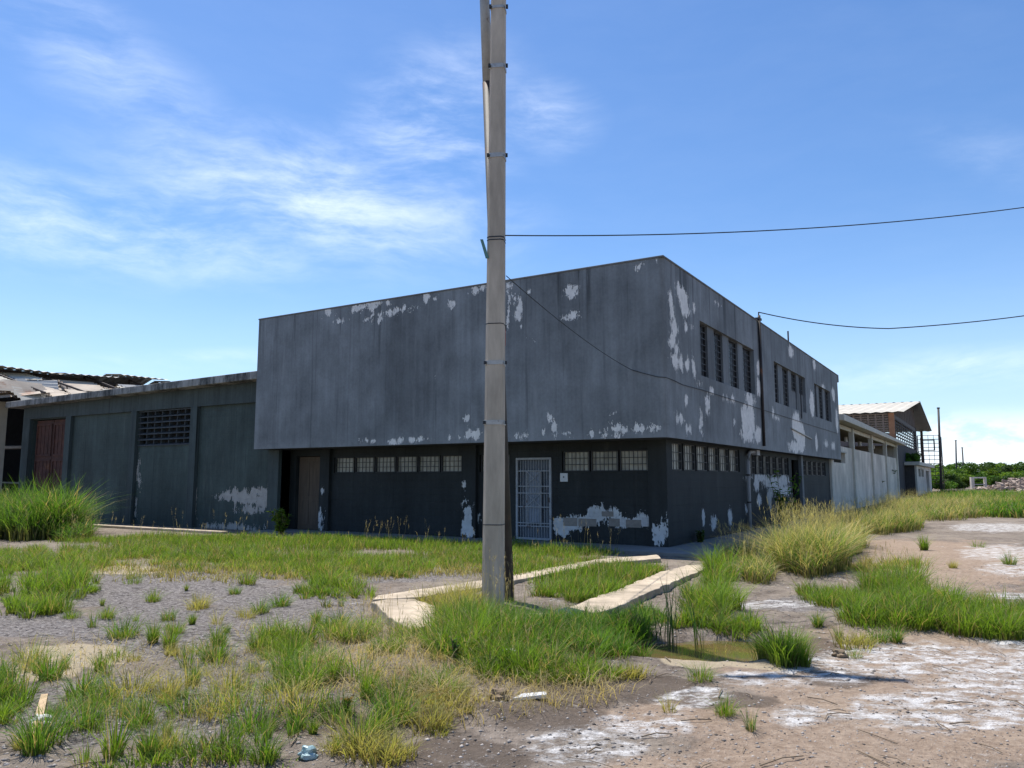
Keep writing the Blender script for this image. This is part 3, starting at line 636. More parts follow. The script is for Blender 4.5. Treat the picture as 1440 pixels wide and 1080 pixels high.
# ------------------------------------------------------------------ utility pole, leaning steel pole, cables
PB = gnd(693.5, 852)
def pole_pt(px, py, Y): return at_depth(px, py, Y)
CPOLE = empty('concrete_utility_pole', (PB[0], PB[1], 0), 0, 'tall tapered concrete utility pole with steel bands standing in the grass', 'utility pole')
HP, LEAN = 11.2, .052 / 8.4
def half(z): return .136 - .0044 * z
def pole_ring(z, g=0.0):
    h = half(z) + g; c = h * .32; x0 = LEAN * z
    r = [(-h + c, -h), (h - c, -h), (h, -h + c), (h, h - c), (h - c, h), (-h + c, h), (-h, h - c), (-h, -h + c)]
    an = -.16; return [(x0 + x * math.cos(an) - y * math.sin(an), x * math.sin(an) + y * math.cos(an), z) for x, y in r]
ps_ = MB(); zs = list(np.linspace(-.25, HP, 24))
for z in zs: ps_.v += pole_ring(z)
for j in range(len(zs) - 1):
    for q in range(8): ps_.f.append((j * 8 + q, j * 8 + (q + 1) % 8, (j + 1) * 8 + (q + 1) % 8, (j + 1) * 8 + q))
ps_.f.append(tuple((len(zs) - 1) * 8 + q for q in range(8)))
ps_.build('shaft', M_POLE, CPOLE)
def band(py, hgt, g=.008, bolt=True):
    z = at_depth(700, py, PB[1] - .1)[2]; mb = MB()
    for zz in (z - hgt / 2, z + hgt / 2): mb.v += pole_ring(zz, g)
    for q in range(8): mb.f.append((q, (q + 1) % 8, 8 + (q + 1) % 8, 8 + q))
    o = mb.build('band', M_BAND if bolt else M_IRON, CPOLE)
    sm_ = o.modifiers.new('thick', 'SOLIDIFY'); sm_.thickness = .010
    if bolt:
        for s_ in (-1, 1):
            x = LEAN * z + s_ * (half(z) + .02); MB().box(x - .012, x + .02, -.12, -.07, z - .02, z + .02).build('bolt', M_IRON, o)
for py, h in ((-60, .05), (9, .04), (92, .06), (218, .06), (510, .055), (594, .06)): band(py, h)
for py, h in ((333, .018), (337, .015), (455, .012), (738, .012)): band(py, h, .004, False)
zb_ = at_depth(680, 352, PB[1])[2]
tb = MB(); tb.hexa([(-.115, -.12, zb_ - .14), (-.07, -.12, zb_ - .14), (-.07, -.08, zb_ - .14), (-.115, -.08, zb_ - .14)], [(-.19, -.12, zb_ + .12), (-.15, -.12, zb_ + .12), (-.15, -.09, zb_ + .12), (-.19, -.09, zb_ + .12)])
tb.build('stay_bracket', M_TEAL, CPOLE)
SPX0, SPX1 = -.055 - PB[0], -.395 - PB[0]
SPOLE = empty('leaning_steel_pole', (PB[0], PB[1] + .34, 0), 0, 'thin dark leaning steel pole strapped behind the concrete utility pole', 'pole')
spx = lambda z: SPX0 + (SPX1 - SPX0) * z / 8.4
zsp = at_depth(684, 115, PB[1] + .3)[2]
MB().tube([(spx(-.25), 0, -.25), (spx(zsp), 0, zsp)], .092, 14, .082).build('tarred_shaft', M_TARRED, SPOLE, smooth=True)
MB().tube([(spx(zsp), 0, zsp), (spx(10.4), 0, 10.4)], .078, 14, .07).build('upper_shaft', M_GALV, SPOLE, smooth=True)
zr_ = at_depth(713, 470, PB[1] + .3)[2]
rm = MB(); rm.box(spx(zr_) + .01, spx(zr_) + .115, -.125, -.055, zr_ - .17, zr_ + .05); rm.build('red_tag', M_REDP, SPOLE); MB().box(spx(zr_) - .05, spx(zr_) + .125, -.13, -.05, zr_ + .055, zr_ + .12).build('clamp', M_IRON, SPOLE)
# crossarm above the frame, with insulators (its shadow lies on the yard)
ca = MB().box(-.75, .75, -.26, -.17, 10.55, 10.67).build('crossarm', M_STEEL, CPOLE)
for x in (-.65, -.25, .3, .65): MB().tube([(x, -.215, 10.67), (x, -.215, 10.75), (x, -.215, 10.78), (x, -.215, 10.86)], .045, 8, .03).build('insulator', M_PIPE, ca)
def cable(name, pts, sag, label, r=.011, n=28):
    mb = MB(); P = []
    for (a, b_, sg) in zip(pts[:-1], pts[1:], sag):
        a = np.array(a); b_ = np.array(b_)
        for k in range(n + (b_ is pts[-1])):
            t = k / n; P.append(a + (b_ - a) * t - np.array([0, 0, sg * 4 * t * (1 - t)]))
    P.append(np.array(pts[-1])); mb.tube([tuple(p) for p in P], r, 5)
    tag(mb.build(name, M_CABLE), label, 'cable', 'overhead cables')
w0 = at_depth(700, 331, PB[1] - .13); w1 = at_depth(1500, 283, 13.0); w2 = at_depth(2300, 255, 15)
cable('overhead_cable', [w0 + np.array([.1, 0, 0]), w1, w2], [.18, .3], 'thin black cable from the concrete pole crossing the sky above the roof', .009)
b0 = to_world(.03, 8.75, ZT + .32); w1 = at_depth(1250, 462, 25); w2 = at_depth(1560, 425, 26); w3 = at_depth(2200, 340, 26)
cable('overhead_cable', [b0, w1, w2, w3], [.12, .12, .3], 'black cable leaving the roof bracket of the grey office block', .018)
c0_ = at_depth(712, 388, PB[1]); _u, _z = on_front(888, 520, -.02); c1_ = to_world(_u, -.02, _z)
cable('overhead_cable', [c0_, c1_], [.10], 'black service cable drooping from the pole to the office corner', .007)

# ------------------------------------------------------------------ kerbs and path by the pole
def slab(name, px, h, label, cat, group=None, dz=.3, bev=.02):
    P0 = [gnd(x, y, h) for x, y in px]; P = []
    for k in range(len(P0)):
        a, b_ = P0[k], P0[(k + 1) % len(P0)]; m_ = max(1, int(np.linalg.norm(b_ - a) / .16))
        for q in range(m_):
            p = a + (b_ - a) * q / m_; P.append(p + np.array([random.gauss(0, .012), random.gauss(0, .022), 0]))
    mb = MB(); n = len(P)
    mb.poly([(p[0], p[1], h) for p in P]); mb.poly([(p[0], p[1], h - dz) for p in P][::-1])
    for k in range(n):
        a, b_ = P[k], P[(k + 1) % n]; mb.poly([(a[0], a[1], h - dz), (b_[0], b_[1], h - dz), (b_[0], b_[1], h), (a[0], a[1], h)])
    me = mb.mesh(name); bm = bmesh.new(); bm.from_mesh(me); bmesh.ops.remove_doubles(bm, verts=bm.verts, dist=.001); bmesh.ops.recalc_face_normals(bm, faces=bm.faces); bm.to_mesh(me); bm.free()
    o = link(name, me, M_KERB); bv = o.modifiers.new('bevel', 'BEVEL'); bv.width = .012; bv.segments = 2
    return tag(o, label, cat, group)
slab('kerb', [(524, 843), (532, 837), (690, 814), (800, 793), (842, 786), (925, 780), (930, 785), (850, 792), (806, 800), (694, 822), (600, 838)], .07, 'pale concrete kerb running behind the utility pole to the office apron', 'kerb')
slab('path', [(728, 862), (760, 861), (800, 853), (870, 828), (930, 804), (965, 795), (1000, 793), (996, 799), (960, 812), (900, 838), (850, 860), (800, 868), (760, 866)], .09, 'pale broken concrete path strip leading from the pole to the apron', 'path')
slab('concrete_slab', [(524, 846), (545, 842), (585, 842), (612, 852), (618, 862), (608, 880), (575, 884), (548, 866)], .09, 'pale cracked concrete slab at the end of the kerb left of the pole', 'slab')
slab('concrete_slab', [(682, 878), (700, 869), (722, 870), (734, 876), (716, 884), (690, 890)], .08, 'small broken concrete slab in grass at the foot of the pole', 'slab')

# ------------------------------------------------------------------ white building beyond
WB = bld('white_building', 'long white workshop with open dark clerestory under a thin concrete roof', 'building')
y0w, y1w = 24.0, 57.2
wall_panel('wall', M_WHITE, WB, 'side', -.4, y0w, y1w, -.1, 3.36, holes=[(24.6, 28.3, 2.48, 3.02)], step=1.0)
for y in (23.4, 31.0, 39.4, 47.6, 55.6): MB().box(-.55, -.28, y - .17, y + .17, -.1, 4.52).build('column', M_CREAM, WB, bevel=.02)
MB().box(-.5, -.39, y0w, y1w, 4.30, 4.52).build('beam', M_CREAM, WB)
MB().hexa([(-8, 24.4, 5.3), (.22, 24.4, 4.53), (.22, 57.9, 4.50), (-8, 57.9, 5.3)], [(-8, 24.4, 5.5), (.22, 24.4, 4.86), (.22, 57.9, 4.72), (-8, 57.9, 5.5)]).build('roof_slab', M_CREAM, WB, bevel=.03)
MB().box(-8, -7.9, y0w, y1w, -.1, 5.3).build('rear_wall', M_DARKIN, WB)
MB().box(-8, -.45, y1w - .2, y1w, -.1, 4.5).build('end_wall', M_WHITE, WB)
MB().box(-8, -.45, y0w, y0w + .1, -.1, 4.5).build('end_wall', M_DARKIN, WB)
MB().box(-.405, -.30, 24.55, 28.4, 3.02, 3.10).build('lintel', M_CREAM, WB)
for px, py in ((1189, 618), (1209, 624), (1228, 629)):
    a, z = on_side(px, py, -1.5); MB().tube([(-1.5, a, z - .15), (-1.5, a, z + .15)], .12, 8).build('glint_dot', lamp_glint, WB)  # pale cylinders stand in for sun glints in the dark clerestory

# ------------------------------------------------------------------ breeze-block shed behind it
SD_ = bld('breeze_block_shed', 'tall brown breeze-block shed with bleached gable roof', 'shed')
xn, yn, yf = -1.0, 60.7, 87.0
MB().box(-26, xn - .3, yn, yn + .25, -.1, 5.75).build('block_wall', M_BREEZE, SD_)
lat = MB(); zl = np.linspace(5.75, 7.5, 9)
for z in zl: lat.box(-26, xn - .35, yn, yn + .22, z - .045, z + .045)
for k, x in enumerate(np.arange(-26, xn - .4, .62)):
    for j in range(8): lat.box(x + (j % 2) * .0, x + .14, yn + .005, yn + .21, zl[j] + .046, zl[j + 1] - .046)
lat.build('breeze_lattice', M_BREEZE, SD_)
MB().box(xn - .3, xn + .15, yn - .05, yn + .5, -.1, 7.6).build('corner_column', M_BRICK, SD_)
MB().box(xn - .3, xn, yn + .5, yf, 7.25, 7.6).build('tie_beam', M_STEEL, SD_)
gm = MB()
for k in range(26):
    ya = yn + 1 + k * 1.0; za = 7.6 + (ya - yn) * .125 if ya < 82 else 10.3 - (ya - 82) * .125
    gm.box(xn - .15, xn - .1 + (k % 2) * .02, ya, ya + .97, 7.6, za)
gm.build('gable_boards', plain('gable_board', (.09, .065, .05), .9, .4, 2), SD_)
MB().box(xn - .25, xn, yn + .5, yf, -.1, 5.0).build('side_wall', plain('dark_wall', (.055, .05, .048), .9), SD_)  # near-black base colour, same as the side lattice
l2 = MB(); zl = np.linspace(5.0, 7.2, 8)
for z in zl: l2.box(xn - .06, xn, yn + .5, yf, z - .06, z + .06)
for y in np.arange(yn + .5, yf, 2.1):
    for j in range(7): l2.box(xn - .055, xn - .005, y, y + .35, zl[j] + .071, zl[j + 1] - .071)
l2.build('side_lattice', plain('dark_wall', (.055, .05, .048), .9), SD_)
MB().box(xn - .3, xn + .05, yf, yf + .4, -.1, 7.7).build('far_column', M_STEEL, SD_)
def corr(mb, p00, p10, p01, p11, n=40, amp=.05):
    p00, p10, p01, p11 = map(np.array, (p00, p10, p01, p11)); i = len(mb.v)
    nr = np.cross(p10 - p00, p01 - p00); nr = nr / np.linalg.norm(nr)
    for k in range(n + 1):
        t = k / n; o_ = nr * amp * (1 if k % 2 else -1)
        mb.v += [tuple(p00 + (p10 - p00) * t + o_), tuple(p01 + (p11 - p01) * t + o_)]
    for k in range(n): mb.f.append((i + 2 * k, i + 2 * k + 2, i + 2 * k + 3, i + 2 * k + 1))
    return mb
o = corr(MB(), (-27, yn - .6, 7.65), (xn + 1.0, yn - .6, 7.65), (-27, 82, 10.4), (xn + 1.0, 82, 10.4), 60, .04).build('roof', M_SHEET, SD_)
o = corr(MB(), (-27, 101, 8.0), (xn + 1.0, 101, 8.0), (-27, 82, 10.4), (xn + 1.0, 82, 10.4), 60, .04).build('roof', plain('shaded_roof_sheet', (.09, .105, .11), .7, .25, 1.5), SD_)  # far slope: underside shade is put into this darker sheet colour
for x, y in ((-1.2, 100), (-14, 100), (-26, 100)): MB().box(x - .15, x + .15, y - .15, y + .15, -.1, 8.0).build('roof_post', M_STEEL, SD_)

# small hut, scaffold tower, far posts, frame, rubble
HUT = bld('flat_roof_hut', 'small pale flat-roofed hut with plants growing on its roof', 'hut')
MB().box(-.98, -.12, 70, 70.2, -.1, 3.0).build('wall', plain('dark_wall', (.055, .05, .048), .9), HUT)  # this end of the pale hut has a near-black base colour
wall_panel('wall', M_WHITE, HUT, 'side', 0, 70.6, 93, -.1, 3.0, holes=[(73, 76, 1.9, 2.7), (77, 80.5, 1.9, 2.7), (84, 89, .0, 2.6)], depth=.3, step=2)
MB().box(-.12, .05, 70, 70.6, -.1, 3.0).build('corner_post', M_CREAM, HUT)
MB().box(-.98, -.7, 70.2, 93, -.1, 3.0).build('rear_wall', M_DARKIN, HUT); MB().box(-.98, 0, 93, 93.2, -.1, 3.0).build('wall', M_WHITE, HUT)
MB().box(-.98, .4, 69.4, 94, 3.0, 3.35).build('roof_slab', M_CREAM, HUT, bevel=.03)
SC = bld('scaffold_tower', 'rusty open lattice scaffold tower rising behind the hut', 'scaffold')
sc = MB(); yy, xx = 104.0, -2.0
for a, b_ in ((xx, yy), (xx + 2.6, yy), (xx, yy + 6), (xx + 2.6, yy + 6)): sc.tube([(a, b_, 0), (a, b_, 7.6)], .09, 4)
for z in np.arange(1, 7.8, .55): sc.tube([(xx, yy, z), (xx + 2.6, yy, z)], .05, 4); sc.tube([(xx + 2.6, yy, z), (xx + 2.6, yy + 6, z)], .05, 4)
for k in range(1, 4): sc.tube([(xx + k * .65, yy, 1), (xx + k * .65, yy, 7.6)], .04, 4)
sc.build('lattice', M_STEEL, SC)
sp_ = MB(); frame(sp_, 'front', yy - .2, xx + .5, xx + 2.1, 5.5, 7.0, .12, .05); sp_.build('platform_frame', M_IRON, SC)
def far_post(pxb, pyb, pxt, pyt, Y, r, label):
    a = at_depth(pxb, pyb, Y); b_ = at_depth(pxt, pyt, Y); a[2] = 0; t = empty('bare_post', tuple(a), 0, label, 'post')
    MB().tube([(0, 0, -.2), tuple(b_ - a)], r, 8, r * .75).build('shaft', M_TARRED, t, smooth=True)
    MB().tube([tuple((b_ - a) * .985), tuple((b_ - a) * 1.0)], r * 1.1, 8).build('cap', M_STEEL, t)
far_post(1324, 690, 1319.5, 573, 96, .16, 'tall dark bare post standing in grass beyond the hut')
far_post(1346, 690, 1344, 619, 150, .17, 'shorter grey bare post in front of the far scrub trees')
far_post(1357, 690, 1353, 629, 165, .17, 'leaning thin bare post, shortest before the far trees')
FR = empty('white_goal', tuple(gnd(1377, 689)), 0, 'white painted open goal-like frame beside the rubble pile', 'frame')
q = gnd(1377, 689); kx = q[1] / F
for dx, w_ in ((-9, 2.2), (9, 1.2)): MB().box((dx - w_) * kx, (dx + w_) * kx, -.2, .2, 0, 1.75).build('upright', M_WHITE, FR)
MB().box(-11.2 * kx, 10.2 * kx, -.19, .19, 1.75, 1.95).build('top_rail', M_WHITE, FR); MB().box(-6.7 * kx, 7.7 * kx, -.1, .1, .75, .9).build('mid_rail', M_GALV, FR)
def rubble():
    rb = MB(); c = gnd(1446, 690)
    for k in range(900):
        x = RNG.normal(0, 2.9); y = RNG.normal(0, 2.2); hh = 1.8 * math.exp(-(x / 4.6) ** 2 - (y / 3.5) ** 2) * (.75 + .4 * vnoise(x * .6, y * .6, 4))
        z = hh * random.random() ** .35; L = random.uniform(.15, .9); w_ = random.uniform(.05, .25); an = random.uniform(0, 6.28); ti = random.uniform(-.5, .5)
        d = Vector((math.cos(an) * math.cos(ti), math.sin(an) * math.cos(ti), math.sin(ti))); n_ = d.cross(Vector((0, 0, 1))).normalized(); u_ = n_.cross(d)
        p = Vector((x, y, z)); t_ = random.uniform(.03, .15)
        b4 = [p + d * L * s1 + n_ * w_ * s2 - u_ * t_ for s1, s2 in ((-1, -1), (1, -1), (1, 1), (-1, 1))]; rb.hexa(b4, [q + u_ * 2 * t_ for q in b4])
    o = rb.build('rubble', M_DEBRIS); o.location = tuple(c); tag(o, 'heap of broken boards and rubble at the yard edge', 'rubble', kind='stuff')
rubble()

# ------------------------------------------------------------------ collapsed shed behind the wing
CS = bld('collapsed_shed', 'wrecked shed with torn corrugated roof sheets on bent steel trusses', 'shed')
xr = -36.0; zrg = 7.4
def sag(y): return zrg - .10 * math.sin(y * .5) - .05 * math.sin(y * 1.7)
for k in range(7):                                           # ridge sheets, far roof side, edge-on from the yard
    y0 = -4 + k * 3.0; y1 = y0 + 2.95; dz = random.uniform(-.12, .08)
    corr(MB(), (xr, y0, sag(y0) + dz), (xr, y1, sag(y1) + dz), (xr + 1.6, y0, sag(y0) - .12 + dz), (xr + 1.6, y1, sag(y1) - .15 + dz), 14, .03).build('roof_sheet', M_SHEETG if k % 2 else M_SHEET, CS)
    corr(MB(), (xr, y0, sag(y0) + dz), (xr, y1, sag(y1) + dz), (xr - 6, y0, 5.6), (xr - 6, y1, 5.6), 14, .03).build('roof_sheet', M_SHEETG, CS)
tear = []
for k in range(34):
    x = random.uniform(-35.8, -30.2); y = random.uniform(-3.5, 12); f_ = (x + 36) / 6
    tear.append((x, y, 7.0 - 1.5 * f_ + random.uniform(-.12, .3), random.uniform(.9, 2.0), random.uniform(1.2, 2.6), random.uniform(-.35, .35), (M_SHEET, M_SHEET, M_SHEETR, M_SHEETG)[k % 4] if x < -32.5 else (M_SHEETR, M_SHEET)[k % 2]))
for x, y, z, w_, l, rot, m_ in tear:
    d = np.array([math.cos(rot), math.sin(rot), 0]) * w_; e = np.array([-math.sin(rot), math.cos(rot), 0]) * l; dzz = random.uniform(.35, .8); p = np.array([x, y, z])
    corr(MB(), p, p + d + (0, 0, -dzz), p + e + (0, 0, random.uniform(-.15, .2)), p + d + e + (0, 0, -dzz + random.uniform(-.25, .25)), 12, .035).build('roof_sheet', m_, CS)
# eave sheet with scalloped edge over the open side
corr(MB(), (-38, -1.2, 5.35), (-30.0, -1.2, 4.92), (-38, 2.2, 6.0), (-30.0, 2.2, 5.65), 44, .05).build('eave_sheet', M_SHEETR, CS)
for y in np.arange(-3.5, 16, 2.6):
    t = MB(); zt = sag(y) - .18
    t.tube([(xr, y, zt), (-29.8, y, 5.5)], .06, 4); t.tube([(xr, y, zt - .75), (-30.2, y, 5.2)], .05, 4)
    for k in range(6):
        f0, f1 = k / 6, (k + .5) / 6; a = np.array((xr, y, zt)) * (1 - f0) + np.array((-29.8, y, 5.5)) * f0; b_ = np.array((xr, y, zt - .75)) * (1 - f1) + np.array((-30.2, y, 5.2)) * f1
        t.tube([tuple(a), tuple(b_)], .03, 4)
    t.tube([(xr, y, zt), (xr, y, zt - 1.0)], .05, 4); t.build('truss', M_STEEL, CS)
t = MB(); t.tube([(xr + .1, -4, zrg - .3), (xr + .1, 16, zrg - .45)], .09, 4); t.tube([(xr + .2, -4, zrg - .85), (xr + .2, 16, zrg - 1.0)], .06, 4)
for k in range(16): t.tube([(xr + .15, -4 + k * 1.25, zrg - .3), (xr + .15, -3.4 + k * 1.25, zrg - .95)], .035, 4)
t.build('purlin', M_STEEL, CS)
for x, y in ((-32.75, 1.2), (-38.5, 1.0)): MB().box(x - .28, x + .28, y - .28, y + .28, -.1, 5.2).build('column', M_CREAM, CS, bevel=.02)
for y in (6.0, 11.0, 16.0): MB().box(-30.7, -30.4, y - .2, y + .2, -.1, 5.3).build('column', M_STEEL, CS)
b = MB(); b.tube([(-38, 2.2, 3.2), (-29.6, 2.4, 3.1)], .09, 5); b.tube([(-30.6, 2.3, 3.1), (-29.7, 2.4, 2.2)], .08, 5); b.tube([(-31.2, 2.6, 1.9), (-29.4, 2.4, 2.25)], .09, 5); b.tube([(-38, 3.0, 1.5), (-29.6, 3.0, 1.4)], .05, 5)
b.build('broken_beam', plain('grey_timber', (.32, .28, .24), .9, .3, 5), CS)
MB().box(-40, -29.2, 14, 14.2, -.1, 6.5).build('rear_wall', M_DARKIN, CS); MB().box(-40.2, -40, -2, 14, -.1, 6.4).build('side_wall', M_DARKIN, CS)
lw = MB().box(-40, -29.05, -.4, -.1, -.1, 1.25).build('low_wall', plain('tan_block', (.34, .28, .21), .95, .3, 3), None, bevel=.02); lw.location = tuple(O3); lw.rotation_euler.z = -TH
tag(lw, 'low tan block wall beside the wrecked shed', 'wall')

# ------------------------------------------------------------------ vegetation
def foliage(name, gain=1.0, trans=.45, rough=.6):
    def fn(s, b):
        nt = s.nt; c = s.attr('tint').outputs['Color']
        c = s.mix(1.0, c, (gain, gain, gain), 'MULTIPLY')
        s.set(b, 'Base Color', c); s.set(b, 'Roughness', rough); s.set(b, 'Specular IOR Level', .25)
        tr = s.n('ShaderNodeBsdfTranslucent', Color=s.mix(1.0, c, (1.35, 1.28, .65), 'MULTIPLY'))
        mx = s.n('ShaderNodeMixShader', i0=trans, i1=b.outputs[0], i2=tr.outputs[0])
        nt.links.new(mx.outputs[0], nt.nodes['Material Output'].inputs[0])
    return mat(name, fn)
M_GRASS = foliage('grass_blade', 1.2, .5); M_LEAF = foliage('leaf', 1.0, .35)
PAL = {'green': ((.055, .125, .012), (.170, .262, .030)), 'lush': ((.042, .115, .014), (.115, .215, .024)), 'yellow': ((.19, .21, .050), (.37, .33, .125)),
       'dry': ((.30, .24, .12), (.42, .35, .19)), 'straw': ((.20, .215, .085), (.44, .39, .20)), 'dark': ((.040, .085, .020), (.070, .120, .030)), 'brown': ((.16, .10, .05), (.25, .17, .09))}
def blade_arrays(P, h, w, lean, az, c0, c1, seg=3):
    n = len(P); d = np.stack([np.cos(az), np.sin(az), np.zeros(n)], -1)
    tw = az + np.pi / 2 + RNG.normal(0, .6, n); sd = np.stack([np.cos(tw), np.sin(tw), np.zeros(n)], -1)
    V = []; C = []
    for t in [k / seg for k in range(seg)] + [1.0]:
        up = h * t * (1 - .45 * np.minimum(lean, 1.2) * t)
        c = P + d * (h * lean * t ** 1.8)[:, None]; c[:, 2] += up
        col = c0 * (1 - t) + c1 * t
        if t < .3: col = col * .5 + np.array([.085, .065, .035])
        if t < 1: 
            ww = (w * (1 - t) ** .6 * .5)[:, None]; V += [c - sd * ww, c + sd * ww]; C += [col, col]
        else: V.append(c); C.append(col)
    k = 2 * seg + 1; V = np.stack(V, 1).reshape(-1, 3); C = np.stack(C, 1).reshape(-1, 3)
    T = []
    for j in range(seg - 1): T += [(2 * j, 2 * j + 1, 2 * j + 3), (2 * j, 2 * j + 3, 2 * j + 2)]
    T.append((2 * seg - 2, 2 * seg - 1, 2 * seg))
    T = (np.array(T)[None] + (np.arange(n) * k)[:, None, None]).reshape(-1, 3)
    return V, T, C
class Grass:
    def __init__(s): s.V = []; s.T = []; s.C = []; s.n = 0
    def add(s, V, T, C): s.V.append(V); s.T.append(T + s.n); s.C.append(C); s.n += len(V)
    def blades(s, P, hmin, hmax, style, w=.008, lean=(.15, .8), mixdry=.12, seg=3):
        n = len(P)
        if not n: return
        a, b_ = (np.array(x) for x in PAL[style]); t = RNG.random((n, 1)); c = a * (1 - t) + b_ * t
        c = c * (.8 + .4 * fbm(P[:, 0] * 1.3, P[:, 1] * 1.3, 5, 2))[:, None]
        dm_ = RNG.random(n) < mixdry; dd = np.array(PAL['dry'][0]) * (.6 + .5 * RNG.random((n, 1))); c = np.where(dm_[:, None], dd, c)
        h = (hmin + (hmax - hmin) * RNG.beta(2, 2.2, n)) * (.45 + 1.1 * fbm(P[:, 0] * 1.2, P[:, 1] * 1.2, 33, 3)); le = RNG.uniform(lean[0], lean[1], n); az = RNG.uniform(0, 2 * np.pi, n)
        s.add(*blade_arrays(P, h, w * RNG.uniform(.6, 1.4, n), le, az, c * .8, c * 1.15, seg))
    def clumps(s, P, hmin, hmax, style, w=.008, per=36, rad=.10, mixdry=.12):
        n = len(P)
        if not n: return
        k = RNG.integers(per // 2, per * 3 // 2, n); I = np.repeat(np.arange(n), k); m_ = len(I); rs = rad * RNG.uniform(.5, 1.4, n)
        a = RNG.uniform(0, 2 * np.pi, m_); r = np.sqrt(RNG.random(m_)) * rs[I]; Q_ = P[I].copy(); Q_[:, 0] += r * np.cos(a); Q_[:, 1] += r * np.sin(a); Q_[:, 2] = gz(Q_[:, 0], Q_[:, 1]) - .01
        hc = (hmin + (hmax - hmin) * RNG.random(n)) * (.6 + .8 * fbm(P[:, 0] * .9, P[:, 1] * .9, 35, 2)); h = hc[I] * RNG.uniform(.45, 1.1, m_)
        c0, c1 = (np.array(x) for x in PAL[style]); t = RNG.random((n, 1))[I] * .6 + RNG.random((m_, 1)) * .4; c = (c0 * (1 - t) + c1 * t) * RNG.uniform(.75, 1.2, (n, 1))[I]
        dc = (RNG.random(n) * 2 * mixdry)[I]; c = np.where((RNG.random(m_) < dc)[:, None], np.array(PAL['dry'][0]) * RNG.uniform(.6, 1.1, (m_, 1)), c)
        le = RNG.uniform(.1, .6, m_) + .7 * r / rs[I] * RNG.random(m_)
        s.add(*blade_arrays(Q_, h, w * RNG.uniform(.6, 1.4, m_), le, a + RNG.normal(0, .5, m_), c * .75, c * 1.15))
    def heads(s, P, hmin, hmax, col=(.36, .31, .21), spikes=8, size=.15):
        for p in P:                                          # stalk with a feathery seed head
            h = random.uniform(hmin, hmax); az = random.uniform(0, 6.28); le = random.uniform(.05, .3)
            top = p + np.array([math.cos(az) * h * le, math.sin(az) * h * le, h * (1 - .2 * le)])
            cc = np.array([col]) * random.uniform(.7, 1.2)
            s.add(*blade_arrays(p[None], np.array([h * 1.03]), np.array([.0045]), np.array([le]), np.array([az]), np.array([(.16, .17, .06)]), cc))
            m_ = spikes; t = RNG.uniform(.72, 1.0, m_); Q_ = p + (top - p) * t[:, None]
            s.add(*blade_arrays(Q_, RNG.uniform(.4, 1, m_) * size * .7, np.full(m_, .0045), RNG.uniform(.15, .8, m_), RNG.uniform(0, 6.28, m_), np.repeat(cc * .9, m_, 0), np.repeat(cc, m_, 0), 2))
    def obj(s, name, label=None, cat=None, kind='stuff', m=None):
        me = fast_mesh(name, np.concatenate(s.V), np.concatenate(s.T), np.concatenate(s.C)); o = link(name, me, m or M_GRASS)
        return tag(o, label, cat, None, kind)
def clear_of_slabs(x, y):
    lx = (x - O3[0]) * AX[0] + (y - O3[1]) * AX[1]; ly = (x - O3[0]) * AY[0] + (y - O3[1]) * AY[1]
    ok = ~((ly > -.38) & (lx > -13.5) & (lx < 1.6)) & ~((ly > .4) & (lx < -13)) & ~((ly > 24) & (lx < -.2) & (lx > -30))
    return ok
def in_poly(px, py, poly):
    r = np.zeros(len(px), bool); n = len(poly); j = n - 1
    for i in range(n):
        xi, yi = poly[i]; xj, yj = poly[j]
        r ^= ((yi > py) != (yj > py)) & (px < (xj - xi) * (py - yi) / (yj - yi + 1e-9) + xi); j = i
    return r
PATHS = [[gnd(x, y, .1)[:2] for x, y in poly] for poly in ([(524, 843), (532, 837), (690, 814), (800, 793), (842, 786), (925, 780), (930, 785), (850, 792), (806, 800), (694, 822), (600, 838)],
         [(728, 862), (760, 861), (800, 853), (870, 828), (930, 804), (965, 795), (1000, 793), (996, 799), (960, 812), (900, 838), (850, 860), (800, 868), (760, 866)],
         [(524, 846), (545, 842), (585, 842), (612, 852), (618, 862), (608, 880), (575, 884), (548, 866)])]
def patch(px, py, rx, ry, n, thin=.5, soft=.35, sc=1.6, wet=False):
    """n candidate spots on the ground inside a measured patch, thinned by noise so that its edge frays"""
    c = gnd(px, py); y1 = gnd(px, py - ry)[1]; y0 = gnd(px, py + ry)[1]; kx = rx / (F * 1.008)
    a = RNG.uniform(0, 2 * np.pi, n); r = np.sqrt(RNG.random(n)) * (1 + soft * RNG.random(n))
    y = (y0 + y1) / 2 + np.sin(a) * r * (y1 - y0) / 2; x = y * (c[0] / c[1]) + np.cos(a) * r * kx * y
    keep = (fbm(x * sc, y * sc, 21, 3) + (1 - r) * .5 > thin) & clear_of_slabs(x, y)
    for pl in PATHS: keep &= ~in_poly(x, y, pl)
    z = gz(x, y)
    if not wet: keep &= z > -.05
    x, y, z = x[keep], y[keep], z[keep]
    return np.stack([x, y, z - .01], -1)

# short lawn in front of the office and the wing
lawn = Grass()
for a in ((560, 766, 310, 9, 30000), (760, 774, 100, 10, 9000), (300, 762, 200, 6, 12000), (820, 812, 90, 14, 6000), (880, 806, 50, 10, 2500), (840, 834, 60, 8, 2500)):
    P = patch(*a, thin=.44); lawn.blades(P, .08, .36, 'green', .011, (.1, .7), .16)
for a in ((150, 780, 190, 10, 300), (330, 782, 170, 9, 260), (480, 800, 120, 14, 260), (60, 795, 90, 10, 160), (700, 790, 120, 12, 260), (560, 790, 200, 8, 300), (250, 796, 140, 8, 90)):
    lawn.clumps(patch(*a, thin=.46, sc=1.2), .10, .36, 'green', .009, 44, .17, .22)
for a in ((560, 796, 180, 12, 4000), (420, 806, 200, 14, 4500), (200, 800, 220, 16, 5000), (700, 800, 90, 14, 2600)): lawn.blades(patch(*a, thin=.5, sc=2.5), .05, .2, 'yellow', .009, (.2, .9), .45)
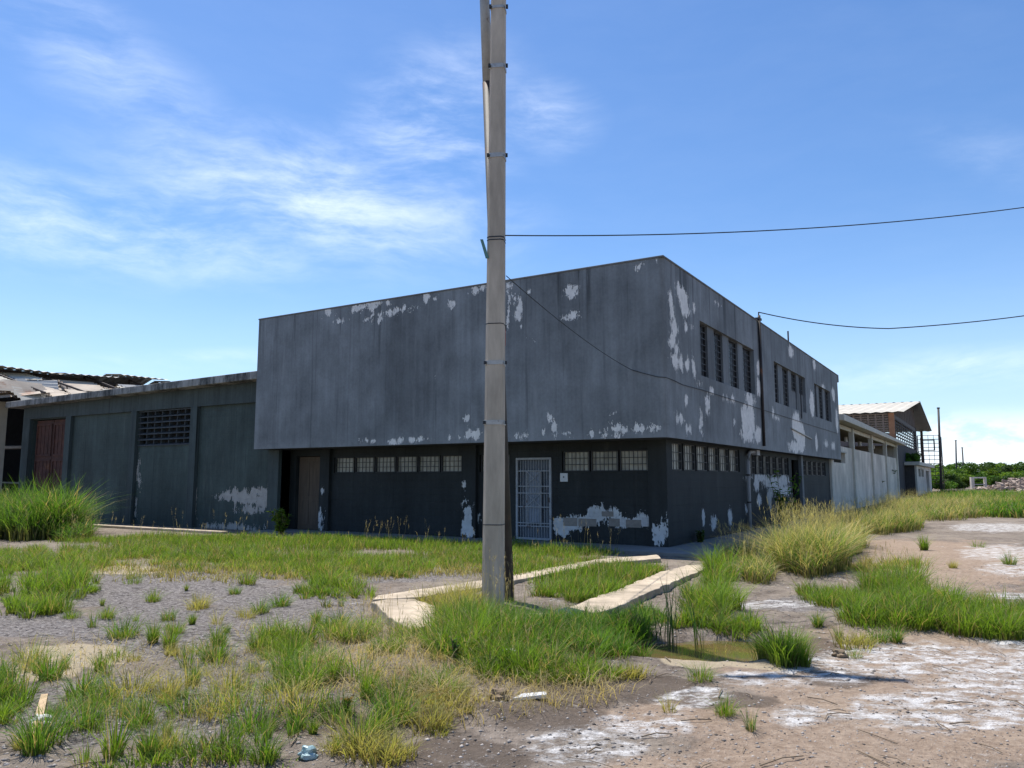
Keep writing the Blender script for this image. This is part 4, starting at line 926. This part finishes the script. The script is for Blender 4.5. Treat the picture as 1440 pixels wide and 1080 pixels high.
lawn.heads(patch(560, 765, 50, 5, 26, .2), .5, .8); lawn.heads(patch(830, 776, 50, 8, 24, .2), .5, .95); lawn.heads(patch(640, 780, 200, 12, 40, .2), .3, .6)
lawn.heads(patch(230, 775, 130, 14, 40, .2), .5, 1.0)
lawn.obj('grass', 'short green grass growing in front of the office wall', 'grass')

# dense foreground grass round the pole and the puddle
fore = Grass()
for px, py, rx, ry, n, h0, h1, st, th in ((640, 905, 105, 30, 11000, .14, .44, 'green', .47), (815, 912, 95, 28, 15000, .16, .36, 'lush', .34), (650, 880, 50, 14, 2500, .2, .42, 'green', .42), (760, 893, 60, 10, 3000, .12, .26, 'lush', .4), (700, 950, 120, 34, 4500, .12, .38, 'green', .52),
                                    (500, 895, 50, 16, 3000, .15, .36, 'green', .46), (400, 905, 40, 12, 1600, .15, .36, 'green', .46), (440, 965, 40, 16, 800, .12, .42, 'green', .48), (575, 985, 60, 18, 1000, .10, .32, 'green', .54), (540, 930, 40, 14, 1200, .12, .34, 'green', .5), (430, 1015, 44, 20, 900, .12, .3, 'green', .5),
                                    (900, 872, 30, 8, 1500, .15, .3, 'lush', .4), (1000, 852, 34, 22, 3400, .2, .5, 'green', .44), (1012, 818, 18, 12, 1700, .25, .7, 'green', .38), (1020, 885, 60, 8, 2200, .15, .3, 'green', .4),
                                    (820, 838, 70, 10, 4000, .12, .3, 'green', .45), (470, 832, 55, 14, 2600, .12, .32, 'green', .46), (45, 838, 80, 26, 6500, .14, .46, 'green', .42), (10, 800, 60, 12, 1800, .15, .4, 'green', .44),
                                    (640, 860, 40, 14, 2500, .15, .4, 'yellow', .42), (0, 1000, 30, 44, 2600, .15, .4, 'green', .48), (320, 1068, 100, 12, 1700, .08, .24, 'green', .5), (520, 1060, 40, 20, 1200, .1, .25, 'yellow', .5),
                                    (150, 1064, 80, 14, 600, .08, .22, 'green', .55), (620, 1010, 60, 20, 1500, .1, .3, 'yellow', .5), (780, 955, 80, 14, 2600, .10, .32, 'green', .48)):
    P = patch(px, py, rx, ry, n // 38, th + .06, sc=1.8); dist = P[:, 1].mean() if len(P) else 8
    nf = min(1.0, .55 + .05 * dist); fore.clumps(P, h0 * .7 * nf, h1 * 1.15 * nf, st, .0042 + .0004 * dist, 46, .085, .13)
for a in ((600, 930, 200, 40, 2200), (470, 930, 160, 50, 1300), (300, 960, 260, 60, 1500), (680, 985, 160, 30, 1600), (650, 870, 80, 20, 900), (560, 860, 90, 16, 600)): fore.blades(patch(*a, thin=.4), .06, .32, 'dry', .005, (.5, 1.5), 0)
fore.heads(patch(700, 865, 40, 10, 40, .2), .4, .8, size=.12); fore.heads(patch(560, 880, 40, 14, 45, .2), .35, .6, (.30, .20, .12), 3, .06); fore.heads(patch(640, 930, 130, 40, 45, .2), .3, .6, size=.1)
fore.heads(patch(840, 850, 40, 14, 30, .2), .5, .85, size=.1)
fore.obj('grass', 'dense green grass growing round the utility pole and puddle', 'grass')

# right-hand grass bank
bank = Grass()
for px, py, rx, ry, n, h0, h1, st, th in ((1270, 872, 80, 20, 10000, .18, .52, 'green', .38), (1390, 888, 95, 20, 9000, .14, .42, 'green', .40), (1180, 845, 60, 12, 4500, .15, .35, 'green', .44), (1250, 835, 50, 10, 2500, .25, .7, 'green', .4),
                                    (1105, 925, 22, 14, 2400, .2, .42, 'green', .3), (1200, 912, 30, 8, 900, .10, .2, 'yellow', .46), (1240, 800, 70, 8, 2600, .1, .25, 'yellow', .45), (1390, 850, 60, 6, 800, .08, .2, 'yellow', .5),
                                    (890, 958, 26, 6, 300, .06, .14, 'yellow', .4)):
    P = patch(px, py, rx, ry, n // 34, th + .08, sc=1.9)
    if len(P): bank.clumps(P, h0, h1 * 1.1, st, .0045 + .0004 * P[:, 1].mean(), 42, .10, .12)
bank.heads(patch(1250, 860, 60, 16, 50, .2), .5, .9, (.28, .22, .10), 6, .1)
bank.obj('grass', 'green grass bank crossing the bare dirt right of the puddle', 'grass')

# tall feathery grass along the side wall
feath = Grass()
def feather(px, py, rx, ry, n, h0, h1, dryness):
    P = patch(px, py, rx, ry, n, .36, sc=1.2); k = int(len(P) * .55); w_ = .006 + .0005 * P[:, 1].mean()
    feath.blades(P[:k], h0 * .5, h1 * .78, 'lush', w_, (.2, .9), .1, 4); feath.blades(P[k:], h0 * .9, h1, 'straw', w_ * .7, (.35, 1.25), dryness, 4)
    feath.heads(P[:int(n * .03)], h1 * .75, h1 * 1.05, (.46, .41, .20), 6, .2)
feather(1138, 797, 46, 15, 12000, .55, 1.25, .3); feather(1068, 812, 22, 10, 1300, .3, .7, .3); feather(1185, 772, 28, 10, 5000, .5, 1.05, .35)
feather(1235, 742, 50, 9, 11000, .5, 1.05, .35); feather(1165, 752, 30, 8, 3500, .4, .9, .35); feather(1320, 722, 70, 8, 10000, .5, 1.1, .4); feather(1390, 716, 60, 6, 5000, .5, 1.0, .4); feather(1270, 718, 50, 6, 6000, .6, 1.2, .4)
feather(1210, 722, 40, 6, 6000, .6, 1.0, .35); feather(1040, 785, 26, 7, 1600, .4, .8, .3)
feath.obj('tall_grass', 'tall feathery yellow-green grass along the office side wall', 'grass')
farg = Grass()
for a in ((1400, 703, 120, 6, 14000), (1340, 700, 60, 5, 6000), (1440, 722, 60, 5, 5000)): farg.blades(patch(*a, thin=.35, sc=.3), .3, .9, 'lush', .05, (.2, .8), .15)
farg.obj('grass', 'low green weeds before the far scrub and rubble', 'grass')
# tall leafy grass at the left, in front of the wing door
reed = Grass()
for px, py, rx, ry, n, h0, h1 in ((52, 750, 48, 7, 9000, .8, 1.9), (15, 752, 40, 8, 5000, .9, 1.7), (88, 747, 18, 4, 1600, .6, 1.2), (-60, 752, 70, 9, 6000, .8, 1.7), (100, 757, 26, 4, 1500, .4, .9)):
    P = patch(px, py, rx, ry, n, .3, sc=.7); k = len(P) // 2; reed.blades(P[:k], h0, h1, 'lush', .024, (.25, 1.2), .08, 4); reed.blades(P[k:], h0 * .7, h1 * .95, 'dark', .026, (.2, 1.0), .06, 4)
reed.heads(patch(40, 755, 90, 8, 80, .2), .7, 1.5, size=.2); reed.heads(patch(110, 765, 30, 6, 30, .2), .5, 1.1)
reed.obj('tall_grass', 'tall leafy bright green grass before the rusted warehouse door', 'grass')

# separate tufts on the bare dirt
def tuft_mesh(k):
    g_ = Grass(); n = random.choice((60, 110, 170, 230)); r = np.sqrt(RNG.random(n)) * random.uniform(.03, .14); a = RNG.uniform(0, 6.28, n)
    P = np.stack([r * np.cos(a), r * np.sin(a), np.full(n, -.015)], -1); le = RNG.uniform(.1, .9, n) * (.4 + r / .1); st = ('green', 'green', 'lush', 'yellow')[k % 4]
    c0, c1 = (np.array(x) for x in PAL[st]); t = RNG.random((n, 1)); c = c0 * (1 - t) + c1 * t; c = np.where(RNG.random((n, 1)) < .16, np.array(PAL['dry'][0]), c)
    g_.add(*blade_arrays(P, RNG.uniform(.08, .34, n) * random.uniform(.7, 1.2), RNG.uniform(.003, .007, n), le, a + RNG.normal(0, .5, n), c * .8, c * 1.15))
    me = fast_mesh('grass_tuft', np.concatenate(g_.V), np.concatenate(g_.T), np.concatenate(g_.C)); me.materials.append(M_GRASS); return me
TM = [tuft_mesh(k) for k in range(16)]
TUFT = [(190, 875), (262, 832), (300, 925), (276, 858), (410, 925), (150, 870), (236, 888), (185, 812), (118, 815), (165, 925), (310, 905), (345, 868), (120, 1000), (95, 995), (260, 1000), (235, 985), (150, 950), (140, 945), (330, 835), (365, 915),
        (70, 855), (88, 862), (60, 800), (240, 810), (215, 905), (345, 970), (375, 975), (300, 1005), (160, 1060), (130, 1030), (355, 1030), (395, 900), (430, 915), (445, 875), (395, 850), (290, 945), (100, 870), (262, 770), (320, 890), (305, 880),
        (1130, 940), (1050, 905), (1150, 885), (1010, 905), (1180, 905), (1200, 925), (1235, 905), (1340, 800), (1290, 800), (1165, 835), (1420, 795), (1385, 842), (985, 962), (1020, 1010), (1055, 1030), (940, 1000), (1300, 775), (1375, 770), (1260, 905), (1085, 905),
        (205, 1010), (185, 990), (60, 1040), (30, 1050), (480, 850), (510, 905), (540, 925), (395, 1000), (420, 980), (215, 845), (130, 885), (330, 1000), (440, 1040), (250, 1050), (210, 1060), (470, 1060), (90, 940), (45, 935)]
TUFT += [(float(a), float(b_)) for a, b_ in zip(RNG.uniform(20, 560, 70), 815 + 245 * RNG.random(70) ** .8)]
for i, (px, py) in enumerate(TUFT):
    p = gnd(px, py); o = link('grass_tuft', TM[i % 16]); sc_ = random.uniform(.45, 1.15) * (.7 if px > 900 and py > 940 else 1) * (1.0 + max(0, p[1] - 9) * .05)
    o.location = (p[0], p[1], float(gz(p[0], p[1]))); o.rotation_euler.z = random.uniform(0, 6.28); o.scale = (sc_ * random.uniform(.9, 1.3), sc_ * random.uniform(.9, 1.3), sc_)
    st = ('mid green', 'bright green', 'deep green', 'yellowish')[(i % 16) % 4]; where = 'grey gravelly dirt left of the pole' if px < 600 else 'salt-crusted dirt right of the puddle'
    tag(o, st + ' grass tuft on the ' + where, 'grass tuft', st + ' tufts on the ' + where)

# cattails in the puddle
def cattail(px, py, n, hmax, spread, label):
    p = gnd(px, py, -.06); r = empty('cattail', (p[0], p[1], -.08), 0, label, 'cattail', None)
    for k in range(n):
        a = RNG.uniform(0, 6.28); q = np.array([[RNG.normal(0, .045), RNG.normal(0, .04), 0]]); c = np.array([(.045, .095, .028)]) * RNG.uniform(.7, 1.4)
        V, T, C = blade_arrays(q, np.array([hmax * RNG.uniform(.65, 1.0)]), np.array([.015]), np.array([RNG.uniform(.02, spread)]), np.array([a]), c, c * 1.2, 6)
        me = fast_mesh('leaf', V, T, C); link('leaf', me, M_GRASS, r)
cattail(947, 912, 17, 1.05, .42, 'dark green cattail clump rising tallest from the puddle'); cattail(985, 914, 11, .80, .6, 'smaller leaning cattail clump beside the taller one in the puddle'); cattail(925, 905, 7, .6, .5, 'sparse short cattail shoots at the puddle edge near the pole')

# dry straw rosettes, weeds, shrubs
def rosette(px, py, r, n, label):
    p = gnd(px, py); g_ = Grass(); P = np.zeros((n, 3)); P[:, :2] = RNG.normal(0, .02, (n, 2))
    c = np.array([PAL['dry'][1]]) * RNG.uniform(.7, 1.2, (n, 1)); g_.add(*blade_arrays(P, RNG.uniform(.5, 1, n) * r, np.full(n, .006), RNG.uniform(.8, 1.8, n), RNG.uniform(0, 6.28, n), c, c, 4))
    o = g_.obj('straw_rosette', label, 'dry grass', None); o.location = (p[0], p[1], float(gz(p[0], p[1])) + .02)
rosette(618, 995, .34, 60, 'sprawling bleached straw rosette in the grass before the pole'); rosette(610, 905, .26, 40, 'small pale straw rosette beside the cracked slab'); rosette(455, 945, .25, 40, 'pale dry straw clump among green grass left of the mound')
def weed(px, py, h, n, style, label, name='weed', leaf=.05, Y=None, grp=None):
    p = gnd(px, py); t = empty(name, (p[0], p[1], float(gz(p[0], p[1]))), 0, label, 'plant', grp); V = []; T = []; C = []; st = MB()
    a, b_ = (np.array(x) for x in PAL[style]); k = 0
    for j in range(max(3, n // 25)):
        an = random.uniform(0, 6.28); le = random.uniform(.05, .45); hh = h * random.uniform(.6, 1)
        tip = Vector((math.cos(an) * hh * le, math.sin(an) * hh * le, hh)); st.tube([(0, 0, -.02), tuple(tip * .5 + Vector((0, 0, .04 * hh))), tuple(tip)], .006 + .004 * h, 4, .003)
        for i in range(25):
            q = tip * random.uniform(.15, 1.0); d = Vector((random.gauss(0, 1), random.gauss(0, 1), random.gauss(.2, .6))).normalized(); s_ = d.cross(Vector((random.random(), random.random(), 1))).normalized(); L = leaf * random.uniform(.6, 1.5)
            V += [q, q + d * L * .5 + s_ * L * .3, q + d * L * 1.3, q + d * L * .5 - s_ * L * .3]; T += [(k, k + 1, k + 2), (k, k + 2, k + 3)]; k += 4
            c = (a + (b_ - a) * random.random()) * random.uniform(.7, 1.2); C += [c] * 4
    link('foliage', fast_mesh('foliage', np.array([tuple(v) for v in V]), np.array(T), np.array(C)), M_LEAF, t); st.build('stem', M_TWIG, t)
weed(395, 752, .8, 500, 'green', 'bright leafy weed clump at the corner of the wing', leaf=.10); weed(640, 945, .22, 200, 'lush', 'leafy broadleaf weed in grass before the pole', leaf=.028)
weed(488, 1012, .12, 120, 'brown', 'withered reddish brown weed in the grass above the blue bag', leaf=.03)
for px, py, h in ((1206, 704, 2.0), (1228, 706, 1.9), (1240, 703, 2.6)): weed(px, py, h, 500, 'dark', 'dark leafy weed bush growing against the white workshop wall', 'shrub', .2, None, 'weed bushes by the white wall')
for px, py, h in ((1104, 742, 2.0),): weed(px, py, h, 300, 'lush', 'tall leafy weed beside the side door of the office', 'weed', .12)
weed(985, 765, .4, 400, 'dark', 'low dark weed patch at the foot of the office side wall', leaf=.06)

# scrub trees beyond the yard
def tree_meshes(k):
    st = ('lush', 'dark', 'green')[k % 3]; a, b_ = (np.array(x) for x in PAL[st]); V = []; C = []; n = 5200
    cl = [(RNG.normal(0, 1.7), RNG.normal(0, 1.7), RNG.uniform(.6, 3.9), RNG.uniform(.8, 1.5), RNG.uniform(.65, 1.25)) for _ in range(16)]
    for i in range(n):
        x, y, z, r, br = cl[i % 16]; d = RNG.normal(0, 1, 3); d /= np.linalg.norm(d); d[2] *= .75; q = np.array([x, y, z]) + d * r * RNG.random() ** .3
        q[2] = max(.15, q[2]); e = RNG.normal(0, 1, 3); e /= np.linalg.norm(e); f = np.cross(e, RNG.normal(0, 1, 3)); f /= np.linalg.norm(f); L = RNG.uniform(.10, .24)
        V += [q - e * L, q + f * L * .6, q + e * L, q - f * L * .6]; c = (a + (b_ - a) * RNG.random()) * br; C += [c] * 4
    Q_ = np.arange(4 * n).reshape(n, 4); cr = fast_mesh('crown', np.array(V), Q_, np.array(C)); cr.materials.append(M_LEAF)
    tr = MB(); tr.tube([(0, 0, -.3), (.1, 0, 1), (.05, .1, 2.0)], .16, 6, .09)
    for x, y, z, r, br in cl[:8]: tr.tube([(.05, .05, 1.2 + random.random() * .6), (x * .5, y * .5, z * .7), (x, y, z)], .06, 5, .02)
    tm = tr.mesh('trunk'); tm.materials.append(M_TWIG); return cr, tm
TR = [tree_meshes(k) for k in range(4)]
ti = 0
for row, (Y, s0, step_) in enumerate(((128, .72, 22), (150, 1.05, 20), (178, 1.30, 20))):
    for px in np.arange(1296 + row * 7, 1640, step_):
        X = (px - 720) / F * Y * 1.0; c = TR[ti % 4]; r = empty('scrub_tree', (X + random.uniform(-1, 1), Y + random.uniform(-5, 5), 0), random.uniform(0, 6.28), ('lush green', 'dark green', 'light green', 'lush green')[ti % 4] + ' scrub tree in the thicket behind the rubble', 'tree', ('lush', 'dark', 'light', 'lush')[ti % 4] + ' scrub trees beyond the yard')
        s_ = s0 * random.uniform(.7, 1.0); r.scale = (s_ * 1.15, s_ * 1.15, s_); link('crown', c[0], None, r); link('trunk', c[1], None, r); ti += 1
for px, Y, z0, s_ in ((1292, 70, 3.3, .22), (1303, 75, 3.3, .28), (1308, 80, 3.3, .22)):
    X = at_depth(px, 650, Y)[0]; r = empty('roof_plant', (X, Y, z0), 0, 'leafy plant sprouting on the flat roof of the hut', 'plant', 'plants on the hut roof'); r.scale = (s_, s_, s_)
    lx, ly = to_local((X, Y, 0)); lx = -.35; ly = min(max(ly, 72), 92); r.location = tuple(to_world(lx, ly, 3.34)); link('crown', TR[0][0], None, r); link('trunk', TR[0][1], None, r)

# ------------------------------------------------------------------ pebbles, twigs, litter
def pebbles():
    n = 26000; V = []; T = []; C = []
    base = np.array([(1, 0, 0), (-1, 0, 0), (0, 1, 0), (0, -1, 0), (0, 0, 1), (0, 0, -1)]); tri = np.array([(0, 2, 4), (2, 1, 4), (1, 3, 4), (3, 0, 4), (2, 0, 5), (1, 2, 5), (3, 1, 5), (0, 3, 5)])
    y = 4.2 + 11 * RNG.random(n) ** 1.5; x = (RNG.random(n) * 1.7 - .85) * y; ok = clear_of_slabs(x, y); x, y = x[ok], y[ok]; z = gz(x, y); ok = z > -.04; x, y, z = x[ok], y[ok], z[ok]; n = len(x)
    s_ = .004 + .016 * RNG.random(n) ** 3 * (.4 + fbm(x * 1.1, y * 1.1, 61, 3)); J = base[None] * RNG.uniform(.6, 1.3, (n, 6, 1)) * s_[:, None, None] * np.array([1.2, 1, .65]); an = RNG.uniform(0, 6.28, n)
    X = J[..., 0] * np.cos(an)[:, None] - J[..., 1] * np.sin(an)[:, None]; Y = J[..., 0] * np.sin(an)[:, None] + J[..., 1] * np.cos(an)[:, None]
    V = np.stack([X + x[:, None], Y + y[:, None], J[..., 2] + z[:, None]], -1).reshape(-1, 3); T = (tri[None] + (np.arange(n) * 6)[:, None, None]).reshape(-1, 3)
    c = np.where(RNG.random((n, 1)) < .35, np.array([(.13, .11, .095)]), np.array([(.30, .27, .245)])) * RNG.uniform(.6, 1.4, (n, 1)); C = np.repeat(c, 6, 0)
    m_ = mat('pebble', lambda s, b: (s.set(b, 'Base Color', s.attr('tint').outputs['Color']), s.set(b, 'Roughness', .95)))
    o = link('pebbles', fast_mesh('pebbles', V, T, C), m_); tag(o, 'small loose stones strewn over the bare dirt', 'pebbles', kind='stuff')
pebbles()
tw = MB()
for k in range(260):
    y = 4.3 + 8 * random.random() ** 1.4; x = (random.random() * 1.5 - .75) * y; a = random.uniform(0, 6.28); L = random.uniform(.06, .32); z = float(gz(x, y)) + .012
    x2, y2 = x + math.cos(a) * L, y + math.sin(a) * L; tw.tube([(x, y, z), ((x + x2) / 2 + random.gauss(0, .01), (y + y2) / 2, z + .01), (x2, y2, float(gz(x2, y2)) + .012)], random.uniform(.002, .005), 4)
tag(tw.build('twigs', M_TWIG), 'dead twigs and straw strewn over the dirt', 'twigs', kind='stuff')
a = gnd(48, 1042); b_ = gnd(62, 985); pk = empty('plank', (a[0], a[1], float(gz(a[0], a[1])) + .03), 0, 'narrow pale wooden stake lying on dirt with a white rag', 'plank')
d = Vector(tuple(b_ - a)); n_ = Vector((d.y, -d.x, 0)).normalized() * .028; up = Vector((0, 0, .025))
MB().hexa([tuple(-n_ - up), tuple(n_ - up), tuple(d * 1.0 + n_ * .8 - up), tuple(d - n_ * .8 - up)], [tuple(-n_ + up), tuple(n_ + up), tuple(d + n_ * .8 + up), tuple(d - n_ * .8 + up)]).build('board', M_PLANK, pk)
def crumple(name, px, py, size, m_, label, cat, parent=None, flat=.6):
    bm = bmesh.new(); bmesh.ops.create_icosphere(bm, subdivisions=3, radius=1)
    for v in bm.verts:
        k = .55 + .9 * float(vnoise(v.co.x * 2.1 + 9, v.co.y * 2.1 + v.co.z * 3, 3)); v.co = Vector((v.co.x * k, v.co.y * k, v.co.z * k * flat)) * size
        v.co.z = max(v.co.z, -size * .25)
    me = bpy.data.meshes.new(name); bm.to_mesh(me); bm.free(); p = gnd(px, py); o = link(name, me, m_, parent); o.location = (p[0], p[1], float(gz(p[0], p[1])) + size * .25)
    return tag(o, label, cat) if label else o
rg = crumple('rag', 55, 1022, .06, M_CLOTH, 'crumpled white rag draped over the wooden stake', 'rag', None, .7); rg.location.z += .03
crumple('plastic_bag', 432, 1068, .05, M_BAG, 'crumpled pale blue plastic bag in the foreground grass', 'plastic bag', None, .9)
crumple('paper_scrap', 715, 938, .07, M_CLOTH, 'crumpled pale paper scrap half buried in grass', 'paper', None, .6)
crumple('earth_clod', 1180, 925, .06, M_TWIG, 'dark earth clod beside the grass clump by the puddle', 'clod', None, .7)
crumple('earth_clod', 700, 990, .07, M_TWIG, 'dark soil lump under grass before the pole', 'clod', None, .7)
p = gnd(745, 988); fr = MB().hexa([(-.13, -.05, 0), (.12, -.035, 0), (.13, .03, 0), (-.05, .035, 0)], [(-.13, -.05, .022), (.12, -.035, .022), (.13, .03, .022), (-.05, .035, .022)]).build('tile_fragment', M_PLATE)
fr.location = (p[0], p[1], float(gz(p[0], p[1])) + .012); fr.rotation_euler = (.05, -.06, .1); tag(fr, 'flat broken pale tile fragment lying on dark dirt', 'tile')
